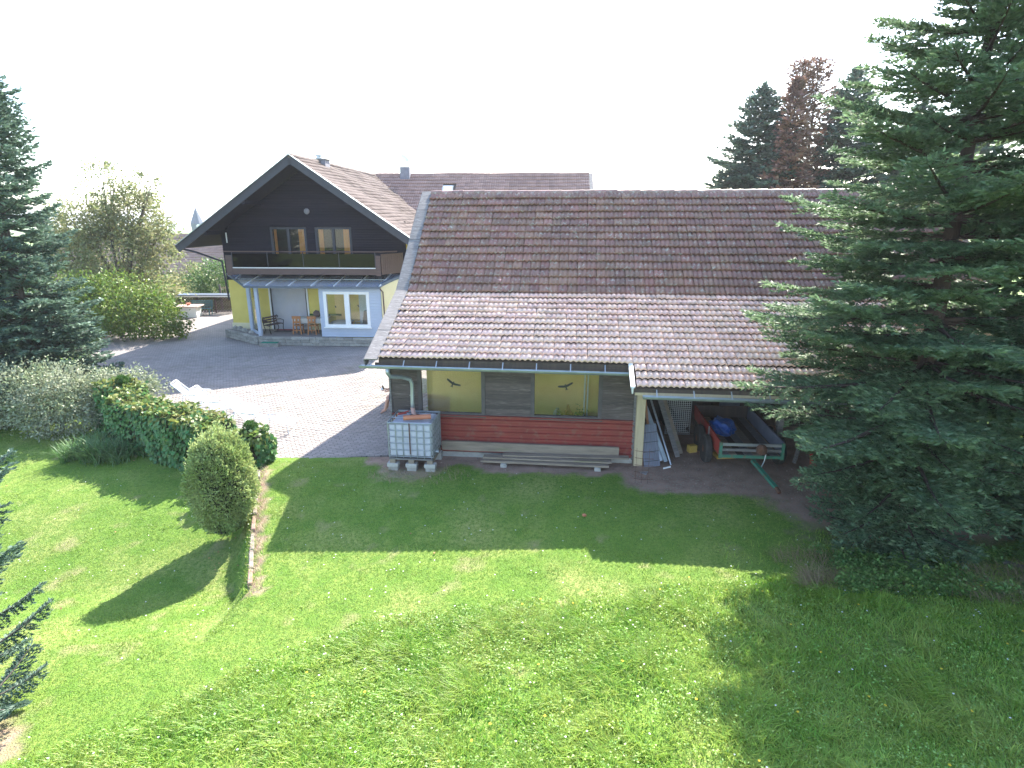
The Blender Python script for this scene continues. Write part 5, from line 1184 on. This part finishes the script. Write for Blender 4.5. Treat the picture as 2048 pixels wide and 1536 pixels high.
# stone edging
eg = thing('stone_edging', 'row of upright stone slabs holding the lawn step beside the round bush', 'edging', (0,0,0))
y = 9.75; k = 0
while y < 13.9:
    l = random.uniform(.38,.62); y1 = y+l; xa, xb = float(hedge_x(y)), float(hedge_x(y1)); zt_ = float(terrain((xa+xb)/2+.35, (y+y1)/2))
    MB().beam((xa-.02,y,zt_-.17+random.uniform(-.05,.03)), (xb-.02,y1-.03,zt_-.17+random.uniform(-.05,.03)), .085, .42).build('stone', 'edging_stone' if k % 3 else 'edging_red', eg, bevel=.015); y = y1; k += 1
o = MB().box((0,0,0),(.09,.07,.05)).build('brick_shard', 'terracotta', None, loc=(1.58,11.75,gz(1.58,11.75)+.03), rot=(.2,.3,.7), bevel=.01); tag(o, 'small orange brick shard lying on the shaded lawn', 'brick')
bd = plank((9.35,10.0,-.12), (10.25,9.35,-.18), .16, .05, 'weathered board on the ground at the foot of the right fir', 'grey_wood'); del bd['group']
MB_ = None

# ================================================================== YARD FURNITURE
def lounger():
    t = thing('garden_lounger', 'x', 'lounger', (0,0,0), 0, 'white garden loungers on the paving')
    prof = [(-.95,1.02),(-.72,.78),(-.30,.36),(-.18,.33),(.28,.44),(.42,.45),(1.0,.27)]
    for s in (-1, 1):
        MB().tube([(x,s*.28,z) for x, z in prof], .016, 6).build('side_rail', 'white', t, smooth=True)
        MB().tube([(-.62,s*.33,.66),(-.40,s*.33,.64),(.05,s*.33,.60),(.12,s*.33,.55),(.10,s*.33,.10),(.0,s*.33,.02),(-.55,s*.33,.02),(-.68,s*.33,.08),(-.70,s*.33,.25),(-.62,s*.33,.66)], .014, 6).build('leg_frame', 'white', t, smooth=True)
        MB().beam((-.55,s*.33,.67),(.02,s*.33,.635),.035,.018).build('armrest', 'white', t)
    for a, b, nm in ((0,2,'backrest'),(3,4,'seat'),(5,6,'footrest')):
        mb = MB(); (x0,z0),(x1,z1) = prof[a], prof[b]; k = 9
        V = []; F = []
        for i in range(k+1):
            x = x0+(x1-x0)*i/k; z = float(np.interp(x, [p[0] for p in prof], [p[1] for p in prof]))-.03*math.sin(PI*i/k)
            for y in (-.27,0,.27): V.append((x,y,z-.01*(y == 0))); 
        nn = len(V); V += [(v[0],v[1],v[2]-.012) for v in V]
        for i in range(k):
            for j in range(2): q = i*3+j; F += [(q,q+1,q+4,q+3),(nn+q,nn+q+3,nn+q+4,nn+q+1)]
        mb.add(V, F); mb.build(nm, 'sling', t)
    MB().tube([(-.95,-.28,1.02),(-.97,-.2,1.04),(-.97,.2,1.04),(-.95,.28,1.02)], .016, 6).build('head_bar', 'white', t)
    MB().tube([(1.0,-.28,.27),(1.02,0,.26),(1.0,.28,.27),], .016, 6).build('foot_bar', 'white', t)
    MB().tube([(.9,-.27,.3),(.93,-.27,.02),(.93,.27,.02),(.9,.27,.3)], .013, 6).build('foot_leg', 'white', t)
    for x, z in ((-.6,.02),(.02,.02)): MB().tube([(x,-.33,z),(x,.33,z)], .013, 6).build('cross_tube', 'white', t)
    return t
L0 = lounger(); L0.location = (-10.1,18.9,0); L0.rotation_euler = (0,0,.20); L0['label'] = 'rearmost white lounger, its high backrest nearest the ivy pillar'
dup(L0, (-9.1,18.1,0), .05, 'middle white lounger, overlapping the rearmost one')
dup(L0, (-7.55,16.95,0), -.05, 'front right white lounger, just behind the ivy pillar with ball')
# seated person half hidden behind the annexe corner
def person():
    ox, oy = -3.75, 18.75
    me = bpy.data.meshes.new('body')
    J = [((.05,0,.52),.13),((.03,0,.75),.125),((.0,0,.98),.14),((-.02,0,1.13),.06),((-.06,0,1.24),.10),((-.07,0,1.36),.085),
         ((.0,.17,1.05),.06),((-.12,.22,.85),.045),((-.34,.12,.74),.032),((-.42,.10,.76),.03),
         ((.0,-.17,1.05),.06),((-.12,-.22,.85),.045),((-.34,-.12,.74),.032),((-.42,-.10,.76),.03),
         ((.0,.1,.50),.095),((-.36,.12,.50),.07),((-.40,.13,.10),.045),((-.52,.13,.04),.035),
         ((.0,-.1,.50),.095),((-.33,-.12,.48),.07),((-.42,-.14,.10),.045),((-.56,-.15,.04),.035)]
    E_ = [(0,1),(1,2),(2,3),(3,4),(4,5),(2,6),(6,7),(7,8),(8,9),(2,10),(10,11),(11,12),(12,13),(0,14),(14,15),(15,16),(16,17),(0,18),(18,19),(19,20),(20,21)]
    me.from_pydata([j[0] for j in J], E_, [])
    o = bpy.data.objects.new('body', me)
    p = thing('person', 'person sitting at the barn corner, only hands and bare feet showing', 'person', (ox,oy,0), .05)
    link(o, p); sk = o.modifiers.new('Skin', 'SKIN'); lay = me.skin_vertices[0] if me.skin_vertices else None
    if lay is None:
        bm = bmesh.new(); bm.from_mesh(me); bm.verts.layers.skin.verify(); bm.to_mesh(me); bm.free(); lay = me.skin_vertices[0]
    for i, j in enumerate(J): lay.data[i].radius = (j[1], j[1]); 
    lay.data[0].use_root = True
    ss = o.modifiers.new('Subdivision', 'SUBSURF'); ss.levels = ss.render_levels = 2; me.materials.append(M['skin'])
    for s in (-1, 1):   # fingers and toes
        for k in range(4):
            yb = s*(.085+.018*k); MB().tube([(-.43,yb,.765),(-.47,yb,.775),(-.495,yb-s*.01,.755),(-.50,yb-s*.02,.735)], [.010,.010,.009,.007], 6).build('finger', 'skin', p, smooth=True)
        MB().tube([(-.40,s*.075,.78),(-.43,s*.055,.80),(-.46,s*.045,.80)], [.012,.011,.008], 6).build('thumb', 'skin', p, smooth=True)
        for k in range(5): yb = s*(.105+.018*k); MB().tube([(-.53,yb,.03),(-.60+.008*k,yb,.02)], [.014,.010], 6).build('toe', 'skin', p, smooth=True)
    MB().box((.0,0,.82), (.26,.34,.46), taper=.9).build('shirt', 'shirt', p, bevel=.06)
    MB().tube([(.05,.1,.5),(-.30,.12,.51)], [.11,.09], 10).tube([(.05,-.1,.5),(-.28,-.12,.49)], [.11,.09], 10).build('shorts', 'jeans', p, smooth=True)
    MB().lathe([(.10,-.02),(.112,.04),(.10,.10),(.05,.14)], 12, (-.055,0,1.30)).build('hair', 'hair', p, smooth=True)
    ph = thing('handheld_controller', 'white handheld controller with dark screen held by the seated person', 'controller', (ox-.49,oy-.03,.79), .05)
    MB().box((0,0,0), (.10,.16,.045)).build('case', 'white', ph, bevel=.012); MB().box((.02,0,.06), (.015,.17,.11), ry=-.5).build('screen', 'black_iron', ph)
    MB().tube([(-.05,.05,.02),(-.10,.05,.09)], .008, 6).build('antenna', 'black_iron', ph)
    st = thing('garden_stool', 'wooden stool under the person at the barn corner', 'stool', (ox+.05,oy,0), .05)
    MB().box((0,0,.40), (.36,.36,.04)).build('seat', 'orange', st)
    for a in (-1, 1):
        for b in (-1, 1): MB().box((a*.14,b*.14,.19), (.04,.04,.38)).build('leg', 'orange', st)
person()
# lattice screen with a bench and a stone table
ls = thing('lattice_screen', 'dark wooden lattice screen with flat grey top at the back of the yard', 'screen', (-22.3,39.9,0), .0)
LW = 3.6
MB().box((LW/2,.15,1.22), (LW+.2,.7,.07), rx=.06).build('top_board', 'slate', ls); MB().span(-.1,LW+.1,-.22,-.18,1.10,1.18).build('trim', 'white', ls)
for x in (0, LW/3, 2*LW/3, LW): MB().span(x-.05,x+.05,-.05,.05,0,1.17).build('post', 'brown_board', ls)
for s in (-1, 1):
    k = -1.1
    while k < LW:
        x0, x1 = k, k+1.1; z0, z1 = (.05, 1.12) if s > 0 else (1.12, .05)
        c0, c1 = max(x0, 0), min(x1, LW)
        if c1-c0 > .15:
            za, zb2 = z0+(z1-z0)*(c0-x0)/1.1, z0+(z1-z0)*(c1-x0)/1.1
            MB().beam((c0,-.02*s,za),(c1,-.02*s,zb2),.012,.06,up=(0,-1,0) if False else (0,0,1)).build('lath', 'brown_board', ls)
        k += .19
gb = thing('garden_bench', 'teal slatted bench in front of the dark lattice screen', 'bench', (-20.5,39.25,0), .0)
for i in range(3): MB().span(-.7,.7,-.35+i*.14,-.24+i*.14,.42,.45).build('seat_slat', 'teal', gb)
for i in range(4): MB().span(-.7,.7,.10,.13,.52+i*.11,.60+i*.11).build('back_slat', 'teal', gb)
for x in (-.6,.6):
    MB().beam((x,-.32,0),(x,-.30,.42),.05,.05).build('leg', 'teal', gb); MB().beam((x,.05,0),(x,.14,.95),.05,.05).build('leg', 'teal', gb)
    MB().beam((x,-.34,.40),(x,.1,.40),.05,.04).build('bracket', 'teal', gb)
stt = thing('stone_table', 'white block table with pinkish stone slab top at the yard back', 'table', (-20.9,38.4,0), .06)
MB().box((.1,0,.33), (1.0,.75,.66), taper=.98).build('base', 'white', stt); MB().box((0,0,.70), (1.5,1.05,.07)).build('table_top', 'pink_stone', stt)
fp = MB().lathe([(.10,0),(.14,.14),(.15,.15),(.10,.15)], 12).build('flower_pot', 'terracotta', None, loc=(-20.9,38.4,.735)); tag(fp, 'small terracotta pot standing on the pinkish stone table', 'flower pot')
# white railing along the left back edge of the yard
rl = thing('white_railing', 'low white ornamental railing along the far left edge of the yard', 'railing', (-22.6,39.3,0), math.atan2(-5.6,-2.0))
for x in (0,1.5,3,4.5,5.9): MB().span(x-.04,x+.04,-.04,.04,0,.72).build('post', 'white', rl)
for z in (.16,.62): MB().span(0,5.9,-.025,.025,z,z+.06).build('rail', 'white', rl)
for i in range(28): MB().beam((.12+i*.2,0,.22),(.22+i*.2,0,.62),.02,.03).build('spindle', 'white', rl)
# low fence behind lattice
for i in range(4): 
    pass
wfn = thing('picket_fence', 'pale picket fence between the lattice screen and the yellow wall', 'fence', (-20.3,41.6,0), .05)
for x in (0,.95,1.9): MB().span(x-.05,x+.05,-.05,.05,-.5,1.75).build('post', 'grey_wood', wfn)
for z in (.7,1.45): MB().span(0,1.9,-.02,.02,z,z+.06).build('rail', 'pale_wood', wfn)
for i in range(12): MB().span(.08+i*.15,.12+i*.15,-.03,-.021,.4,1.6).build('picket', 'pale_wood', wfn)

# ================================================================== PORCH FURNITURE (house local coordinates)
def hthing(name, label, cat, x, y, z, rz=0, group=None): return thing(name, label, cat, hw(x,y,z), HA+rz, group)
FZ_ = .455
tb = hthing('porch_table', 'porch table draped with a pale cloth', 'table', 2.35, 1.3, FZ_)
for x in (-.75,.75):
    for y in (-.25,.25): MB().box((x,y,.35), (.06,.06,.7)).build('leg', 'orange', tb)
MB().box((0,0,.72), (1.7,.7,.04)).build('table_top', 'orange', tb)
cl = MB().box((0,0,.755), (1.76,.76,.02)).span(-.89,-.87,-.385,.385,.5,.745).span(-.87,.87,-.39,-.375,.52,.745).build('cloth', 'cloth', None, loc=hw(2.35,1.3,FZ_), rot=(0,0,HA)); cl.name = 'tablecloth'; tag(cl, 'pale cloth hanging over the porch table edge', 'tablecloth')
def pchair():
    c = hthing('porch_chair', 'left orange wooden chair pushed up to the porch table', 'chair', 1.82, .80, FZ_, 0, 'wooden chairs at the porch table')
    MB().box((0,0,.44), (.42,.4,.04)).build('seat', 'orange', c)
    for s in (-1,1):
        MB().beam((s*.17,.15,.42),(s*.19,.17,0),.045,.045).build('leg', 'orange', c); MB().beam((s*.16,-.17,.92),(s*.21,-.22,0),.05,.05).build('leg', 'orange', c)
    MB().box((0,-.18,.86),(.46,.03,.14)).build('back_rail', 'orange', c); MB().box((0,-.185,.62),(.36,.025,.10)).build('back_rail', 'orange', c); MB().box((0,-.18,.72),(.1,.02,.2)).build('back_splat', 'orange', c)
    MB().box((0,-.2,.2),(.36,.03,.04)).build('stretcher', 'orange', c)
    return c
c = pchair(); dup(c, hw(2.60,.80,FZ_), HA, 'right orange wooden chair pushed up to the porch table')
fl_ = hthing('table_ornament', 'dark round ornament with white centre on the porch table', 'ornament', 2.62, 1.35, FZ_+.77)
MB().lathe([(.02,0),(.19,.02),(.19,.06),(.05,.08)], 7).build('ring', 'brown_board', fl_, loc=(0,0,.18), rot=(1.4,0,0)); MB().lathe([(.09,0),(.09,.03)], 12).build('dial', 'white', fl_, loc=(0,-.03,.18), rot=(1.4,0,0))
MB().box((0,.04,.03),(.2,.12,.06)).build('foot', 'brown_board', fl_)
gbx = MB().box((0,0,0), (1.7,.05,.10)).build('plant_rail', 'ball', None, loc=hw(2.9,1.8,1.28), rot=(0,0,HA)); gbx.name = 'green_garland'; tag(gbx, 'green garland strip along the wall behind the porch table', 'garland')
ib = hthing('iron_bench', 'black cast iron scroll bench by the porch windbreak', 'bench', .42, 1.0, FZ_, 1.2)
for x in (-.45,.45):
    MB().tube([(x,-.25,0),(x,-.18,.2),(x,-.22,.4),(x,.0,.44),(x,.2,.42),(x,.26,.7),(x,.2,.85),(x,.12,.80),(x,.16,.72)], .022, 6).build('scroll_leg', 'black_iron', ib, smooth=True)
    MB().tube([(x,.2,.42),(x,.12,.2),(x,.25,0)], .022, 6).tube([(x,-.22,.42),(x,-.26,.62),(x,-.05,.66),(x,.22,.62)], .02, 6).build('arm', 'black_iron', ib, smooth=True)
for i in range(4): MB().box((0,-.18+i*.11,.45),(.9,.08,.02)).build('seat_slat', 'brown_board', ib)
for i in range(3): MB().box((0,.235,.55+i*.12),(.9,.02,.08)).build('back_slat', 'brown_board', ib)
o = MB().box((0,0,0),(.85,.42,.02)).build('doormat', 'mat_dark', None, loc=hw(.75,1.35,FZ_+.012), rot=(0,0,HA)); tag(o, 'dark grey doormat in front of the roller shutter', 'doormat')
o = MB().box((0,0,0),(1.25,.22,.02)).build('doormat', 'mat_red', None, loc=hw(.85,1.78,FZ_+.012), rot=(0,0,HA)); tag(o, 'narrow reddish mat right at the shutter threshold', 'doormat')
o = MB().box((0,0,0),(.82,.32,.02)).build('step_mat', 'emerald', None, loc=hw(.72,-.25,.192), rot=(0,0,HA)); tag(o, 'bright green mat on the porch step', 'doormat')
for i, (x, y, s) in enumerate(((-1.75,1.65,.16),(-1.35,1.35,.14),(-1.1,1.12,.12),(-.7,.78,.13),(-1.55,1.5,.1),(-2.1,1.85,.15))):
    lump('rockery_stone', hw(x,y,.40+s*.5), (s,s*.8,s), 'stone', ['largest rockery stone at the porch corner','round stone left of the windbreak post','small stone at the windbreak foot','stone beside the front windbreak post','smallest stone between two larger rockery stones','leftmost rockery stone by the yellow wall'][i], 'stone', 20+i)
lm = thing('garden_tool', 'small dark wheeled tool on the paving at the sunroom foot', 'garden tool', hw(6.3,-.55,0), .3)
MB().box((0,0,.09),(.3,.2,.14)).build('body', 'grey_blue', lm, bevel=.04); MB().tube([(-.1,-.1,.05),(-.1,.1,.05)], .05, 8).build('wheel', 'rubber', lm)
# inside the sunroom
rk = hthing('rocking_chair', 'white woven rocking chair behind the sunroom window', 'chair', 5.1, 1.0, .475, -.5)
MB().tube([(-.28,-.22,.0),(-.05,-.22,-.0),(.28,-.22,.06)], .02, 6).tube([(-.28,.22,.0),(-.05,.22,-.0),(.28,.22,.06)], .02, 6).build('rocker', 'rattan', rk)
MB().box((0,0,.38),(.5,.48,.05)).build('seat', 'rattan', rk); MB().box((.28,0,.80),(.05,.46,.85), ry=.25).build('backrest', 'rattan', rk)
for s in (-1,1):
    MB().tube([(-.22,s*.24,.02),(-.24,s*.25,.6),(.1,s*.25,.66),(.3,s*.24,.6)], .02, 6).build('armrest', 'rattan', rk); MB().tube([(.2,s*.22,.03),(.2,s*.22,.4)], .02, 6).build('leg', 'rattan', rk)
st2 = hthing('sunroom_table', 'low cloth covered table behind the left sunroom window', 'table', 4.1, 1.1, .475)
MB().box((0,0,.6),(.9,.6,.04)).span(-.46,.46,-.31,-.3,.25,.6).build('table_top', 'cloth', st2)
for x in (-.38,.38): MB().box((x,0,.3),(.05,.4,.6)).build('leg', 'orange', st2)
# bundles inside the annexe
b1 = fbundle((0,0,.35), (.12,.1,.35), 500, 'sumac', 'potted_plant', '', '', .09, 5); b1.location = bw(-1.95,1.5,.1); tag(b1, 'yellow green plant behind the right barn window, left of the poles', 'plant')
b2 = lump('brown_bag', bw(-1.68,1.55,.55), (.16,.14,.45), 'orange', 'brown bag standing behind the right barn window', 'bag', 8)
b3 = lump('grey_bucket', bw(-2.0,1.7,.5), (.12,.1,.4), 'galv', 'grey bundle beside the brown bag behind the right barn window', 'bundle', 9)
b4 = fbundle((0,0,.4), (.2,.1,.4), 500, 'bushg', 'potted_plant', '', '', .09, 6); b4.location = bw(-1.38,1.5,.1); tag(b4, 'dark green plant beside the white poles behind the window', 'plant')
